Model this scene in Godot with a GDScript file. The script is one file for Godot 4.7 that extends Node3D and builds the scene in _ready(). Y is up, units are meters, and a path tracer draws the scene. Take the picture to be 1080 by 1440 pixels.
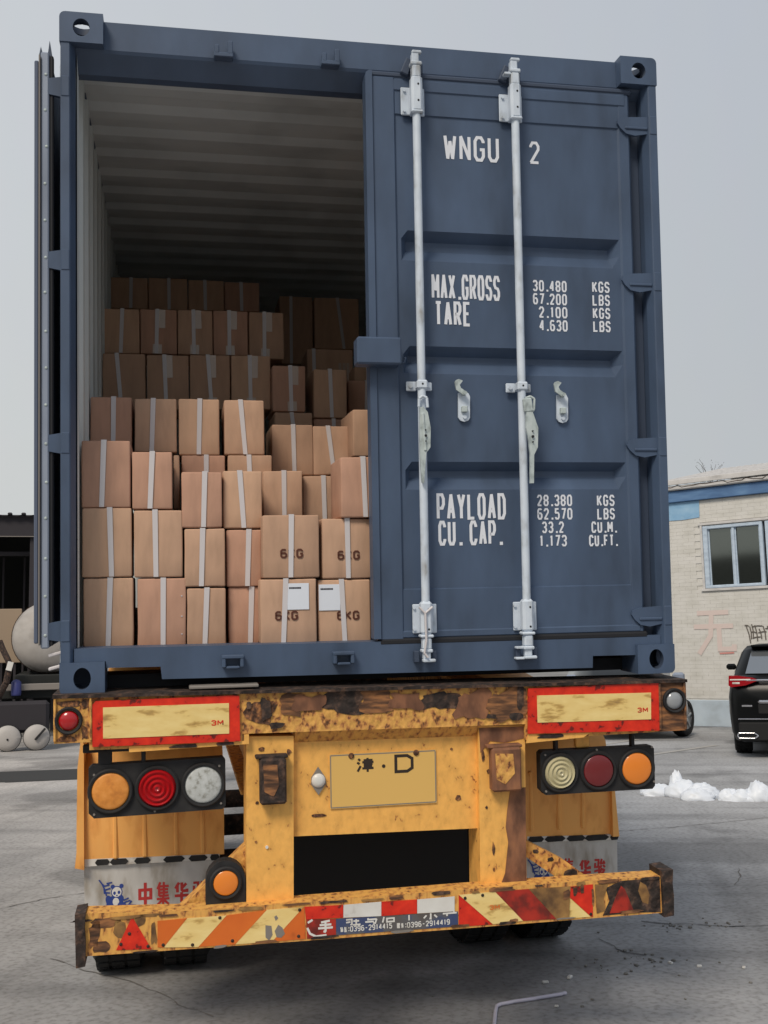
extends Node3D
# A half-loaded shipping container on a yellow skeleton trailer in a concrete yard, seen from behind.

var M := {}
var TF := Transform3D()          # frame of the truck: x right, y up, z towards the viewer, origin at the container's lower left rear corner
var rng := RandomNumberGenerator.new()
var used := {}
var fn := FastNoiseLite.new()

const GLYPHS := {
	"0": ["1,0 3,0 4,1 4,5 3,6 1,6 0,5 0,1 1,0"], "1": ["1,1.1 2.2,0 2.2,6"], "2": ["0,1.4 0,1 1,0 3,0 4,1 4,2 0,6 4,6"],
	"3": ["0,1 1,0 3,0 4,1 4,2 3,2.9 1.5,2.9", "3,2.9 4,4 4,5 3,6 1,6 0,5"], "4": ["3,6 3,0 0,4.3 4,4.3"],
	"5": ["3.8,0 .4,0 .2,2.6 1,2.3 3,2.3 4,3.3 4,5 3,6 1,6 0,5"], "6": ["3.7,.6 3,0 1,0 0,1 0,5 1,6 3,6 4,5 4,3.5 3,2.6 1,2.6 0,3.3"],
	"7": ["0,0 4,0 1.5,6"], "8": ["1,0 3,0 4,.9 4,2 3,2.9 1,2.9 0,2 0,.9 1,0", "1,2.9 0,3.8 0,5 1,6 3,6 4,5 4,3.8 3,2.9"],
	"9": ["0.4,5.7 1,6 3,6 4,5 4,1 3,0 1,0 0,1 0,2.5 1,3.4 3,3.4 4,2.7"], ".": ["1.2,5.75 2,5.75"], "-": ["0.6,3 3.4,3"], ":": ["1.6,2 2.3,2", "1.6,5 2.3,5"],
	"W": ["0,0 1,6 2,1.5 3,6 4,0"], "N": ["0,6 0,0 4,6 4,0"], "G": ["4,1.4 4,1 3,0 1,0 0,1 0,5 1,6 3,6 4,5 4,3.2 2.3,3.2"], "U": ["0,0 0,5 1,6 3,6 4,5 4,0"],
	"M": ["0,6 0,0 2,4 4,0 4,6"], "A": ["0,6 2,0 4,6", "0.8,4.2 3.2,4.2"], "X": ["0,0 4,6", "4,0 0,6"], "R": ["0,6 0,0 3,0 4,.9 4,2.2 3,3.1 0,3.1", "2,3.1 4,6"],
	"O": ["1,0 3,0 4,1 4,5 3,6 1,6 0,5 0,1 1,0"], "S": ["4,1.3 4,1 3,0 1,0 0,1 0,2 1,2.9 3,3.1 4,4 4,5 3,6 1,6 0,5 0,4.7"], "T": ["0,0 4,0", "2,0 2,6"],
	"E": ["4,0 0,0 0,6 4,6", "0,2.9 3.2,2.9"], "P": ["0,6 0,0 3,0 4,1 4,2.4 3,3.4 0,3.4"], "Y": ["0,0 2,3.2 4,0", "2,3.2 2,6"], "L": ["0,0 0,6 4,6"],
	"D": ["0,0 2.8,0 4,1.2 4,4.8 2.8,6 0,6 0,0"], "C": ["4,1.4 4,1 3,0 1,0 0,1 0,5 1,6 3,6 4,5 4,4.6"], "K": ["0,0 0,6", "4,0 0,3.8", "1.3,2.8 4,6"],
	"B": ["0,0 3,0 4,.9 4,2 3,2.9 0,2.9", "3,2.9 4,3.8 4,5 3,6 0,6 0,0"], "F": ["4,0 0,0 0,6", "0,2.9 3.2,2.9"],
	# characters on a 10 x 10 grid
	"中": ["1,3 9,3 9,6.5 1,6.5 1,3", "5,0 5,10"],
	"集": ["3,0 1,3", "2.2,1.6 2.2,6", "2.2,1.8 9,1.8", "2.2,3.2 8.5,3.2", "2.2,4.6 8.5,4.6", "2.2,6 9,6", "5.5,0 5.5,6", "0.5,7.3 9.5,7.3", "5,6 5,10", "5,7.4 1,9.8", "5,7.4 9,9.8"],
	"华": ["3.2,0 .5,3", "2,1.6 2,5", "8.5,.6 5.2,3", "5.2,0 5.2,3.8 6,4.4 9,4.4 9,3.4", "0,6.7 10,6.7", "5,5 5,10"],
	"骏": ["0.5,0.5 4,.5 3.6,4", "1,2 .8,4.2 4.2,4.2 4,8.5 3,9.4", "0,6.5 3.2,6", "6.8,0 5.5,2.6 9,2.2", "8,1 9.3,2.8", "6.5,3.4 5.2,4.8", "7.8,3.4 9.4,4.6", "6.5,4.8 5,7.4", "5.8,5.8 8.8,5.8 5.2,10", "6.2,7 9.8,10"],
	"津": ["0.8,.5 2,1.8", "0.2,3 1.6,4.2", "0.4,9.5 2.2,5.6", "4,1.6 8.6,1.6 8.6,4.4 4,4.4", "3.2,3 9.8,3", "4,5.9 9,5.9", "3.2,7.4 9.8,7.4", "6.3,0 6.3,10"],
	"手": ["8,0 2,1", "1,3.3 9,3.3", "0,6 10,6", "5,1 5,9.4 3.6,8.8"], "无": ["1,1 9,1", "0,4 10,4", "4.7,1 4.2,6 1,10", "6.4,4 6.4,9 10,9 10,8"],
	"销": ["1.5,0 0,3", "1.5,1.5 4,1.5", "0,4 4,4", "2,4 2,10", "7,0 7,4", "5,4 9,4 9,10", "5,4 5,10", "5,6.5 9,6.5"], "售": ["2,0 1,3", "2,1.5 9,1.5", "2,1.5 2,5 9,5", "2,3.2 9,3.2", "2,7 8,7 8,10 2,10 2,7"],
	"服": ["0,10 0,0 3,0 3,10", "0,3 3,3", "0,6 3,6", "5,0 9,0 9,3 5,3", "5,0 5,10", "5,5 9,5 6,10", "6.5,6 9.5,10"], "务": ["4,0 1,3.5", "3,1.4 8,1.4 1,5.6", "3,2.4 9,5.4", "1,7 8,7 7,10", "4.5,5 2,10"],
}

# ---------------------------------------------------------------- helpers
func V(x: float, y: float) -> Vector2:
	return Vector2(x, y)

func numbered(called: String) -> String:
	if not used.has(called):
		used[called] = 0
		return called
	used[called] += 1
	return "%s_%03d" % [called, used[called]]

func mb() -> SurfaceTool:
	var st := SurfaceTool.new()
	st.begin(Mesh.PRIMITIVE_TRIANGLES)
	st.set_smooth_group(-1)
	return st

func obj(called: String, st: SurfaceTool, m: Material, parent: Node3D, label := "") -> MeshInstance3D:
	st.generate_normals()
	var o := MeshInstance3D.new()
	o.mesh = st.commit()
	o.material_override = m
	o.name = called
	if parent == self:
		o.name = numbered(called)
	parent.add_child(o, true)
	if label:
		o.set_meta("label", label)
	return o

func thing(called: String, label: String, category: String, at := Transform3D(), group := "") -> Node3D:
	var o := Node3D.new()
	o.name = numbered(called)
	add_child(o, true)
	o.transform = at
	tag(o, label, category, group)
	return o

func tag(o: Node, label: String, category: String, group := "") -> void:
	o.set_meta("label", label)
	o.set_meta("category", category)
	if group:
		o.set_meta("group", group)

func structure(called: String, st: SurfaceTool, m: Material, label := "") -> MeshInstance3D:
	var o := obj(called, st, m, self, label)
	o.set_meta("kind", "structure")
	return o

func node_part(called: String, parent: Node3D, at := Vector3.ZERO) -> Node3D:
	var o := Node3D.new()
	o.name = called
	o.position = at
	parent.add_child(o, true)
	return o

func tri(st: SurfaceTool, a: Vector3, b: Vector3, c: Vector3) -> void:
	st.add_vertex(a)
	st.add_vertex(b)
	st.add_vertex(c)

func tri_out(st: SurfaceTool, a: Vector3, b: Vector3, c: Vector3, mid: Vector3) -> void:
	if (a - c).cross(a - b).dot((a + b + c) / 3.0 - mid) >= 0.0:
		tri(st, a, b, c)
	else:
		tri(st, a, c, b)

func quad_out(st: SurfaceTool, a: Vector3, b: Vector3, c: Vector3, d: Vector3, mid: Vector3) -> void:
	tri_out(st, a, b, c, mid)
	tri_out(st, a, c, d, mid)

# a quad that faces along n
func quad_n(st: SurfaceTool, a: Vector3, b: Vector3, c: Vector3, d: Vector3, n: Vector3) -> void:
	quad_out(st, a, b, c, d, (a + b + c + d) / 4.0 - n)

# a box with chamfered edges; c = centre, s = full size
func cbox(st: SurfaceTool, c: Vector3, s: Vector3, ch := 0.004, ba := Basis()) -> void:
	var h := s / 2.0
	ch = minf(ch, minf(h.x, minf(h.y, h.z)) * 0.9)
	var p := func(sx: int, sy: int, sz: int, ax: int) -> Vector3:
		var v := Vector3(sx * (h.x - ch), sy * (h.y - ch), sz * (h.z - ch))
		v[ax] += ch * [sx, sy, sz][ax]
		return c + ba * v
	for ax in 3:
		var u := (ax + 1) % 3
		var w := (ax + 2) % 3
		for s1 in [-1, 1]:
			var q := []
			for k in [[-1, -1], [1, -1], [1, 1], [-1, 1]]:
				var g := [0, 0, 0]
				g[ax] = s1
				g[u] = k[0]
				g[w] = k[1]
				q.append(p.call(g[0], g[1], g[2], ax))
			quad_out(st, q[0], q[1], q[2], q[3], c)
			for s2 in [-1, 1]:
				var e := []
				for k in [[-1, u], [1, u], [1, w], [-1, w]]:
					var g := [0, 0, 0]
					g[ax] = k[0]
					g[u] = s1
					g[w] = s2
					e.append(p.call(g[0], g[1], g[2], k[1]))
				quad_out(st, e[0], e[1], e[2], e[3], c)
	for sx in [-1, 1]:
		for sy in [-1, 1]:
			for sz in [-1, 1]:
				tri_out(st, p.call(sx, sy, sz, 0), p.call(sx, sy, sz, 1), p.call(sx, sy, sz, 2), c)

func box(st: SurfaceTool, c: Vector3, s: Vector3, ba := Basis()) -> void:
	var h := s / 2.0
	for ax in 3:
		var u := (ax + 1) % 3
		var w := (ax + 2) % 3
		for s1 in [-1, 1]:
			var q := []
			for k in [[-1, -1], [1, -1], [1, 1], [-1, 1]]:
				var v := Vector3()
				v[ax] = s1 * h[ax]
				v[u] = k[0] * h[u]
				v[w] = k[1] * h[w]
				q.append(c + ba * v)
			quad_out(st, q[0], q[1], q[2], q[3], c)

# a box with rounded edges whose faces are a little uneven
func rbox(st: SurfaceTool, c: Vector3, s: Vector3, r: float, amp: float, seed_at: Vector3, ba := Basis()) -> void:
	var h := s / 2.0
	st.set_smooth_group(0)
	var ts := [-1.0, -0.5, 0.0, 0.5, 1.0]
	for ax in 3:
		var u := (ax + 1) % 3
		var w := (ax + 2) % 3
		for s1 in [-1.0, 1.0]:
			var g := []
			var us := []
			for t in ts:
				us.append(t)
			var gu := [-h[u], -h[u] + r, -h[u] * 0.4, h[u] * 0.4, h[u] - r, h[u]]
			var gw := [-h[w], -h[w] + r, -h[w] * 0.4, h[w] * 0.4, h[w] - r, h[w]]
			for a in gu:
				var row := []
				for b in gw:
					var v := Vector3()
					v[ax] = s1 * h[ax]
					v[u] = a
					v[w] = b
					var q := Vector3(clampf(v.x, -h.x + r, h.x - r), clampf(v.y, -h.y + r, h.y - r), clampf(v.z, -h.z + r, h.z - r))
					v = q + (v - q).normalized() * r
					var f := (v + seed_at) * 9.0
					v += Vector3(fn.get_noise_3dv(f * 10.0), fn.get_noise_3dv(f * 10.0 + Vector3(50, 0, 0)), fn.get_noise_3dv(f * 10.0 + Vector3(0, 50, 0))) * amp
					row.append(c + ba * v)
				g.append(row)
			for i in 5:
				for j in 5:
					quad_out(st, g[i][j], g[i + 1][j], g[i + 1][j + 1], g[i][j + 1], c)
	st.set_smooth_group(-1)

# a patch of rust or old paint with a torn outline, lying on a face at z
func blotch(parent: Node3D, called: String, cx: float, cy: float, rx: float, ry: float, z: float, m: Material) -> void:
	var n := int(clampf(maxf(rx, ry) * 300.0, 11, 26))
	var poly := []
	var k := 1.0
	for i in n:
		var a := TAU * i / n
		k = clampf(k + rng.randf_range(-0.3, 0.3), 0.62, 1.12)
		poly.append(V(cx + clampf(cos(a) * 1.25, -1.0, 1.0) * rx * k, cy + clampf(sin(a) * 1.25, -1.0, 1.0) * ry * k))
	if Geometry2D.triangulate_polygon(PackedVector2Array(poly)).is_empty():
		return
	var st := mb()
	plate(st, poly, z, 0.0015)
	obj(called, st, m, parent)

# extrudes a polygon given in the plane (U, W) from origin o along X by length
func prism(st: SurfaceTool, poly: Array, o: Vector3, U: Vector3, W: Vector3, X: Vector3) -> void:
	var pts := PackedVector2Array(poly)
	if not Geometry2D.is_polygon_clockwise(pts):
		pts.reverse()
	var n := pts.size()
	var at := func(p: Vector2, e: float) -> Vector3: return o + U * p.x + W * p.y + X * e
	var hand := U.cross(W).dot(X)
	for i in n:
		var a := pts[i]
		var b := pts[(i + 1) % n]
		var q := [at.call(a, 0.0), at.call(b, 0.0), at.call(b, 1.0), at.call(a, 1.0)]
		var out2 := Vector2(-(b - a).y, (b - a).x)      # left of a clockwise edge is outside
		var nn := U * out2.x + W * out2.y
		quad_n(st, q[0], q[1], q[2], q[3], nn)
	var ix := Geometry2D.triangulate_polygon(pts)
	for k in range(0, ix.size(), 3):
		var t0 := [pts[ix[k]], pts[ix[k + 1]], pts[ix[k + 2]]]
		for e in [0.0, 1.0]:
			var a3 = at.call(t0[0], e)
			var b3 = at.call(t0[1], e)
			var c3 = at.call(t0[2], e)
			var face := X * (1.0 if e > 0.5 else -1.0)
			tri_out(st, a3, b3, c3, (a3 + b3 + c3) / 3.0 - face)
	if hand == 0.0:
		push_error("flat prism")

# a plate cut from a polygon in the x,y plane, its front at z
func plate(st: SurfaceTool, poly: Array, z: float, thick := 0.004) -> void:
	prism(st, poly, Vector3(0, 0, z), Vector3.RIGHT, Vector3.UP, Vector3(0, 0, -thick))

func rect(x0: float, y0: float, x1: float, y1: float) -> Array:
	return [V(x0, y0), V(x1, y0), V(x1, y1), V(x0, y1)]

func disc(cx: float, cy: float, r: float, n := 20, ry := -1.0) -> Array:
	var a := []
	for i in n:
		a.append(V(cx + cos(TAU * i / n) * r, cy + sin(TAU * i / n) * (r if ry < 0 else ry)))
	return a

# profile of (radius, distance along axis), turned round axis through c
func lathe(st: SurfaceTool, c: Vector3, axis: Vector3, prof: Array, n := 24, smooth := true) -> void:
	var z := axis.normalized()
	var x := (Vector3.UP if absf(z.y) < 0.9 else Vector3.RIGHT).cross(z).normalized()
	var y := z.cross(x)
	for k in prof.size() - 1:
		st.set_smooth_group(k + 1 if not smooth else 1)
		var p = prof[k]
		var q = prof[k + 1]
		var nr := Vector2(q.y - p.y, -(q.x - p.x))       # outward for a profile that runs forward along the axis
		for i in n:
			var a0 := TAU * i / n
			var a1 := TAU * (i + 1) / n
			var d0 := x * cos(a0) + y * sin(a0)
			var d1 := x * cos(a1) + y * sin(a1)
			var nn := (d0 + d1) * nr.x + z * nr.y * 2.0
			var A = c + d0 * p.x + z * p.y
			var B = c + d1 * p.x + z * p.y
			var C = c + d1 * q.x + z * q.y
			var D = c + d0 * q.x + z * q.y
			if p.x < 1e-6:
				tri_out(st, A, C, D, (A + C + D) / 3.0 - nn)
			elif q.x < 1e-6:
				tri_out(st, A, B, C, (A + B + C) / 3.0 - nn)
			else:
				quad_n(st, A, B, C, D, nn)
	st.set_smooth_group(-1)

func rod(st: SurfaceTool, a: Vector3, b: Vector3, r: float, n := 12) -> void:
	var l := a.distance_to(b)
	lathe(st, a, b - a, [V(0, 0), V(r, 0), V(r, l), V(0, l)], n, false)

func tube(st: SurfaceTool, pts: Array, r: float, n := 8) -> void:
	for i in pts.size() - 1:
		rod(st, pts[i], pts[i + 1], r, n)

# flat ribbon along 2-D points: to(p) gives the 3-D point of a 2-D point, nn its normal
func ribbon(st: SurfaceTool, pts: Array, w: float, to: Callable, nn: Vector3) -> void:
	var n := pts.size()
	for i in range(1, n - 1):                               # a sharp turn: two strokes, the second starting a little early
		if (pts[i] - pts[i - 1]).normalized().dot((pts[i + 1] - pts[i]).normalized()) < -0.3:
			ribbon(st, pts.slice(0, i + 1), w, to, nn)
			var e: Vector2 = (pts[i] - pts[i + 1]).normalized() * w * 0.18
			var rest := [pts[i] + e]
			rest.append_array(pts.slice(i + 1))
			ribbon(st, rest, w, func(p: Vector2) -> Vector3: return to.call(p) + nn * 0.00008, nn)
			return
	var closed: bool = n > 3 and pts[0].distance_to(pts[n - 1]) < 1e-6
	var L := []
	var R := []
	for i in n:
		var a = pts[i - 1] if i > 0 else (pts[n - 2] if closed else pts[0])
		var b = pts[i + 1] if i < n - 1 else (pts[1] if closed else pts[n - 1])
		var d0 = (pts[i] - a).normalized() if pts[i] != a else (b - pts[i]).normalized()
		var d1 = (b - pts[i]).normalized() if pts[i] != b else d0
		var m = (d0 + d1).normalized()
		if m == Vector2.ZERO:
			m = d0
		var s := Vector2(-m.y, m.x) / maxf(0.5, m.dot(d1)) * w / 2.0
		L.append(pts[i] + s)
		R.append(pts[i] - s)
	for i in n - 1:
		quad_n(st, to.call(L[i]), to.call(L[i + 1]), to.call(R[i + 1]), to.call(R[i]), nn)

func strokes(g: String) -> Array:
	var a := []
	for s in GLYPHS.get(g, []):
		var l := []
		for p in s.split(" "):
			var c = p.split(",")
			l.append(V(float(c[0]), float(c[1])))
		a.append(l)
	return a

# text drawn with strokes in the rectangle (x0, y0, width, height) of a plane with origin o and axes U, W
func lettering(st: SurfaceTool, text: String, x0: float, y0: float, wid: float, hei: float, sw: float, o: Vector3, U := Vector3.RIGHT, W := Vector3.UP, gap := 0.42) -> void:
	var adv := []
	var total := 0.0
	for ch in text:
		var cjk: bool = ch.unicode_at(0) > 255
		var a := 1.0
		if ch == "." or ch == ":":
			a = 0.55
		elif ch == "1":
			a = 0.75
		elif ch == " ":
			a = 0.45
		elif ch == "M" or ch == "W":
			a = 1.15
		if cjk:
			a = 1.0
		adv.append(a)
		total += a
	total += gap * (text.length() - 1)
	var unit := wid / total
	var x := x0 + sw / 2.0
	var k := 0
	var nn := U.cross(W)
	for i in text.length():
		var ch := text[i]
		var grid := V(10, 10) if ch.unicode_at(0) > 255 else V(4, 6)
		var cw: float = unit * adv[i] - sw * 0.6
		var gx := 4.0 if not ch in ".:" else 2.8
		if ch in ".:":
			for yy in ([0.0] if ch == "." else [0.12, 0.62]):
				var d0 := V(x + cw * 0.3, y0 + sw * 0.55 + yy * hei)
				k += 1
				var up := nn * 0.00012 * (k % 6)
				ribbon(st, [d0, d0 + V(sw * 1.1, 0)], sw * 1.1, func(p: Vector2) -> Vector3: return o + up + U * p.x + W * p.y, nn)
			x += unit * (adv[i] + gap)
			continue
		for s in strokes(ch):
			k += 1
			var pts := []
			for p in s:
				pts.append(V(x + p.x / (grid.x if grid.x > 5 else gx) * cw, y0 + sw / 2 + (1.0 - p.y / grid.y) * (hei - sw)))
			var lift := nn * 0.00012 * (k % 6)
			ribbon(st, pts, sw, func(p: Vector2) -> Vector3: return o + lift + U * p.x + W * p.y, nn)
		x += unit * (adv[i] + gap)

func text_part(text: String, x0: float, y0: float, wid: float, hei: float, sw: float, z: float, m: Material, parent: Node3D, gap := 0.42) -> void:
	var st := mb()
	lettering(st, text, x0, y0, wid, hei, sw, Vector3(0, 0, z), Vector3.RIGHT, Vector3.UP, gap)
	obj("lettering", st, m, parent)

# ---------------------------------------------------------------- materials
func noise_tex(sd: int, freq: float, stops: Array, size := 512, oct := 4, kind := FastNoiseLite.TYPE_SIMPLEX_SMOOTH) -> NoiseTexture2D:
	var n := FastNoiseLite.new()
	n.seed = sd
	n.frequency = freq
	n.noise_type = kind
	n.fractal_octaves = oct
	n.fractal_gain = 0.55
	if oct >= 6:                                            # rust: torn outlines
		n.domain_warp_enabled = true
		n.domain_warp_amplitude = 34.0
		n.domain_warp_frequency = 0.012
	var t := NoiseTexture2D.new()
	t.width = size
	t.height = size
	t.seamless = true
	t.noise = n
	var g := Gradient.new()
	g.offsets = PackedFloat32Array(stops.map(func(s: Array) -> float: return s[0]))
	g.colors = PackedColorArray(stops.map(func(s: Array) -> Color: return s[1]))
	t.color_ramp = g
	return t

func bump_tex(sd: int, freq: float, strength := 4.0, size := 256) -> NoiseTexture2D:
	var n := FastNoiseLite.new()
	n.seed = sd
	n.frequency = freq
	n.fractal_octaves = 4
	var t := NoiseTexture2D.new()
	t.width = size
	t.height = size
	t.seamless = true
	t.as_normal_map = true
	t.bump_strength = strength
	t.noise = n
	return t

func mat(called: String, c: Color, rough := 0.6, metal := 0.0) -> StandardMaterial3D:
	var m := StandardMaterial3D.new()
	m.resource_name = called
	m.albedo_color = c
	m.roughness = rough
	m.metallic = metal
	M[called] = m
	return m

func tri_mat(called: String, tex: Texture2D, scale: Vector3, rough := 0.6, world := true) -> StandardMaterial3D:
	var m := mat(called, Color.WHITE, rough)
	m.albedo_texture = tex
	m.uv1_triplanar = true
	m.uv1_world_triplanar = world
	m.uv1_scale = scale
	return m

func rgb(r: int, g: int, b: int) -> Color:
	return Color(r / 255.0, g / 255.0, b / 255.0)

func shade(c: Color, k: float) -> Color:
	return Color(minf(1.0, c.r * k), minf(1.0, c.g * k), minf(1.0, c.b * k))

func make_materials() -> void:
	var navy := rgb(71, 88, 113)
	var t := noise_tex(3, 0.006, [[0.0, shade(navy, 0.80)], [0.4, shade(navy, 0.96)], [0.6, navy], [1.0, shade(navy, 1.1)]], 512, 5)
	var m := tri_mat("navy_paint", t, Vector3(0.9, 0.35, 0.9), 0.5)
	m.normal_enabled = true
	m.normal_texture = bump_tex(9, 0.01, 1.2)
	m.normal_scale = 0.35
	mat("navy_dark", rgb(58, 70, 90), 0.6)
	mat("gasket_grey", rgb(84, 94, 114), 0.7)
	mat("gasket", rgb(26, 28, 34), 0.75)
	tri_mat("edge_strip", noise_tex(5, 0.01, [[0.0, rgb(116, 126, 142)], [0.5, rgb(138, 148, 166)], [1.0, rgb(152, 162, 178)]], 256), Vector3(1, .4, 1), 0.55)
	mat("letter_white", rgb(226, 230, 238), 0.6)
	tri_mat("galvanised", noise_tex(7, 0.02, [[0.0, rgb(140, 138, 134)], [0.2, rgb(178, 186, 194)], [0.45, rgb(204, 215, 228)], [1.0, rgb(220, 230, 240)]], 256), Vector3(2, 1, 2), 0.45)
	tri_mat("handle_metal", noise_tex(8, 0.03, [[0.0, rgb(136, 146, 146)], [0.45, rgb(182, 194, 194)], [1.0, rgb(204, 214, 214)]], 256), Vector3(3, 2, 3), 0.5)
	tri_mat("inner_white", noise_tex(11, 0.008, [[0.0, rgb(204, 212, 212)], [0.5, rgb(222, 230, 230)], [1.0, rgb(228, 234, 234)]], 256), Vector3(.7, .3, .7), 0.6)
	tri_mat("roof_lining", noise_tex(13, 0.008, [[0.0, rgb(180, 187, 190)], [0.5, rgb(204, 211, 214)], [1.0, rgb(212, 218, 220)]], 256), Vector3(.7, .3, .7), 0.6)
	tri_mat("plywood", noise_tex(12, 0.02, [[0.0, rgb(84, 58, 38)], [0.5, rgb(124, 90, 60)], [1.0, rgb(148, 112, 78)]], 256), Vector3(3, 3, .4), 0.8)
	var base := [rgb(195, 159, 133), rgb(186, 151, 126), rgb(201, 164, 136), rgb(191, 149, 126)]
	for i in 4:
		var c: Color = base[i]
		var mm := tri_mat("card%d" % i, noise_tex(20 + i, 0.012, [[0.0, shade(c, 0.93)], [0.42, shade(c, 0.985)], [0.6, c], [1.0, shade(c, 1.03)]], 512, 4), Vector3(2.6, 0.6, 1.5), 0.85)
		mm.normal_enabled = true
		mm.normal_texture = bump_tex(30 + i, 0.02, 2.0)
		mm.normal_scale = 0.3
	mat("strap", rgb(208, 204, 206), 0.5)
	mat("tape", rgb(196, 178, 164), 0.25)
	mat("print_brown", rgb(88, 48, 34), 0.8)
	mat("paper", rgb(222, 228, 238), 0.7)
	mat("ink", rgb(40, 42, 52), 0.8)
	var ye := rgb(243, 183, 94)
	var rust := rgb(104, 60, 34)
	var dark := rgb(42, 28, 22)
	m = tri_mat("yellow", noise_tex(41, 0.012, [[0.0, dark], [0.085, rust], [0.125, rgb(176, 110, 58)], [0.17, shade(ye, 0.93)], [0.5, ye], [0.8, shade(ye, 1.03)], [1.0, shade(ye, 1.06)]], 1024, 6), Vector3(1.7, 1.1, 1.7), 0.55)
	m.normal_enabled = true
	m.normal_texture = bump_tex(50, 0.02, 3.0)
	m.normal_scale = 0.4
	m = tri_mat("yellow_worn", noise_tex(43, 0.012, [[0.0, rgb(58, 38, 28)], [0.16, rgb(84, 52, 34)], [0.24, rgb(122, 76, 46)], [0.30, rgb(160, 104, 58)], [0.38, rgb(200, 140, 78)], [0.55, shade(ye, 0.88)], [1.0, shade(ye, 0.97)]], 1024, 6), Vector3(2.3, 1.5, 2.3), 0.7)
	m.normal_enabled = true
	m.normal_texture = bump_tex(51, 0.03, 5.0)
	m.normal_scale = 0.7
	m = tri_mat("rust", noise_tex(45, 0.015, [[0.0, rgb(44, 32, 26)], [0.3, rgb(70, 48, 36)], [0.5, rgb(104, 70, 48)], [0.66, rgb(138, 94, 62)], [0.78, rgb(172, 116, 68)], [1.0, rgb(190, 132, 76)]], 1024, 6), Vector3(2.2, 1.6, 2.2), 0.85)
	m.normal_enabled = true
	m.normal_texture = bump_tex(52, 0.03, 6.0)
	m.normal_scale = 0.8
	m = tri_mat("rust_dark", noise_tex(46, 0.02, [[0.0, rgb(24, 20, 19)], [0.5, rgb(52, 42, 38)], [0.7, rgb(88, 66, 54)], [1.0, rgb(120, 96, 80)]], 512, 6), Vector3(1.6, 1.6, 1.6), 0.85)
	m.normal_enabled = true
	m.normal_texture = bump_tex(53, 0.03, 6.0)
	m.normal_scale = 0.8
	tri_mat("fender_yellow", noise_tex(47, 0.012, [[0.0, rgb(170, 112, 60)], [0.28, rgb(232, 162, 84)], [0.5, rgb(248, 182, 100)], [1.0, rgb(250, 186, 106)]], 512, 5), Vector3(1.2, .5, 1.2), 0.5)
	var red := rgb(226, 44, 24)
	tri_mat("reflect_red", noise_tex(48, 0.012, [[0.0, dark], [0.22, rgb(120, 30, 24)], [0.26, shade(red, 0.9)], [1.0, rgb(240, 58, 30)]], 512, 5), Vector3(2.2, 2.2, 2.2), 0.35)
	tri_mat("reflect_yellow", noise_tex(49, 0.01, [[0.0, rgb(150, 120, 74)], [0.2, rgb(196, 160, 92)], [0.34, rgb(236, 206, 132)], [1.0, rgb(248, 224, 156)]], 512, 5), Vector3(1.0, 3.0, 1.0), 0.35)
	tri_mat("reflect_orange", noise_tex(55, 0.01, [[0.0, rgb(120, 60, 30)], [0.25, rgb(216, 106, 38)], [1.0, rgb(236, 126, 46)]], 256, 5), Vector3(1, 1, 1), 0.35)
	tri_mat("reflect_worn_red", noise_tex(56, 0.015, [[0.0, rgb(60, 30, 24)], [0.4, rgb(128, 38, 28)], [0.6, rgb(170, 44, 30)], [1.0, rgb(188, 52, 34)]], 256, 5), Vector3(2, 2, 2), 0.5)
	tri_mat("reflect_white", noise_tex(57, 0.01, [[0.0, rgb(150, 140, 128)], [0.3, rgb(216, 214, 208)], [1.0, rgb(230, 230, 226)]], 256, 5), Vector3(2, 2, 2), 0.35)
	tri_mat("tan_worn", noise_tex(58, 0.015, [[0.0, rgb(76, 54, 36)], [0.45, rgb(140, 104, 60)], [1.0, rgb(186, 146, 84)]], 256, 5), Vector3(2, 2, 2), 0.7)
	tri_mat("board_blue", noise_tex(59, 0.012, [[0.0, rgb(92, 84, 78)], [0.4, rgb(96, 96, 100)], [0.5, rgb(66, 78, 112)], [1.0, rgb(50, 64, 116)]], 256, 4), Vector3(1.4, 1.4, 1.4), 0.5)
	tri_mat("flap_white", noise_tex(60, 0.01, [[0.0, rgb(148, 140, 128)], [0.4, rgb(192, 190, 186)], [1.0, rgb(212, 212, 210)]], 512, 5), Vector3(1.4, .5, 1.4), 0.6)
	mat("flap_red", rgb(186, 52, 50), 0.7)
	mat("flap_blue", rgb(42, 66, 140), 0.7)
	tri_mat("black_rubber", noise_tex(61, 0.02, [[0.0, rgb(22, 22, 23)], [0.6, rgb(36, 36, 38)], [1.0, rgb(50, 49, 48)]], 256), Vector3(2, 2, 2), 0.75)
	mat("black", rgb(18, 18, 19), 0.8)
	tri_mat("tyre_rubber", noise_tex(64, 0.02, [[0.0, rgb(14, 14, 15)], [0.6, rgb(22, 22, 23)], [1.0, rgb(34, 33, 32)]], 256), Vector3(2, 2, 2), 0.85)
	mat("lens_amber", rgb(238, 136, 40), 0.25)
	mat("lens_red", rgb(176, 22, 28), 0.22)
	mat("lens_dark_red", rgb(112, 24, 28), 0.3)
	tri_mat("lens_dusty", noise_tex(62, 0.03, [[0.0, rgb(120, 118, 108)], [0.4, rgb(184, 188, 186)], [1.0, rgb(206, 210, 210)]], 256), Vector3(4, 4, 4), 0.6)
	tri_mat("lens_amber_dusty", noise_tex(63, 0.02, [[0.0, rgb(190, 116, 50)], [0.5, rgb(222, 144, 62)], [1.0, rgb(236, 162, 84)]], 256), Vector3(4, 4, 4), 0.5)
	mat("lens_clear", rgb(196, 188, 152), 0.2)
	mat("lens_glass", rgb(150, 154, 158), 0.15)
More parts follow.
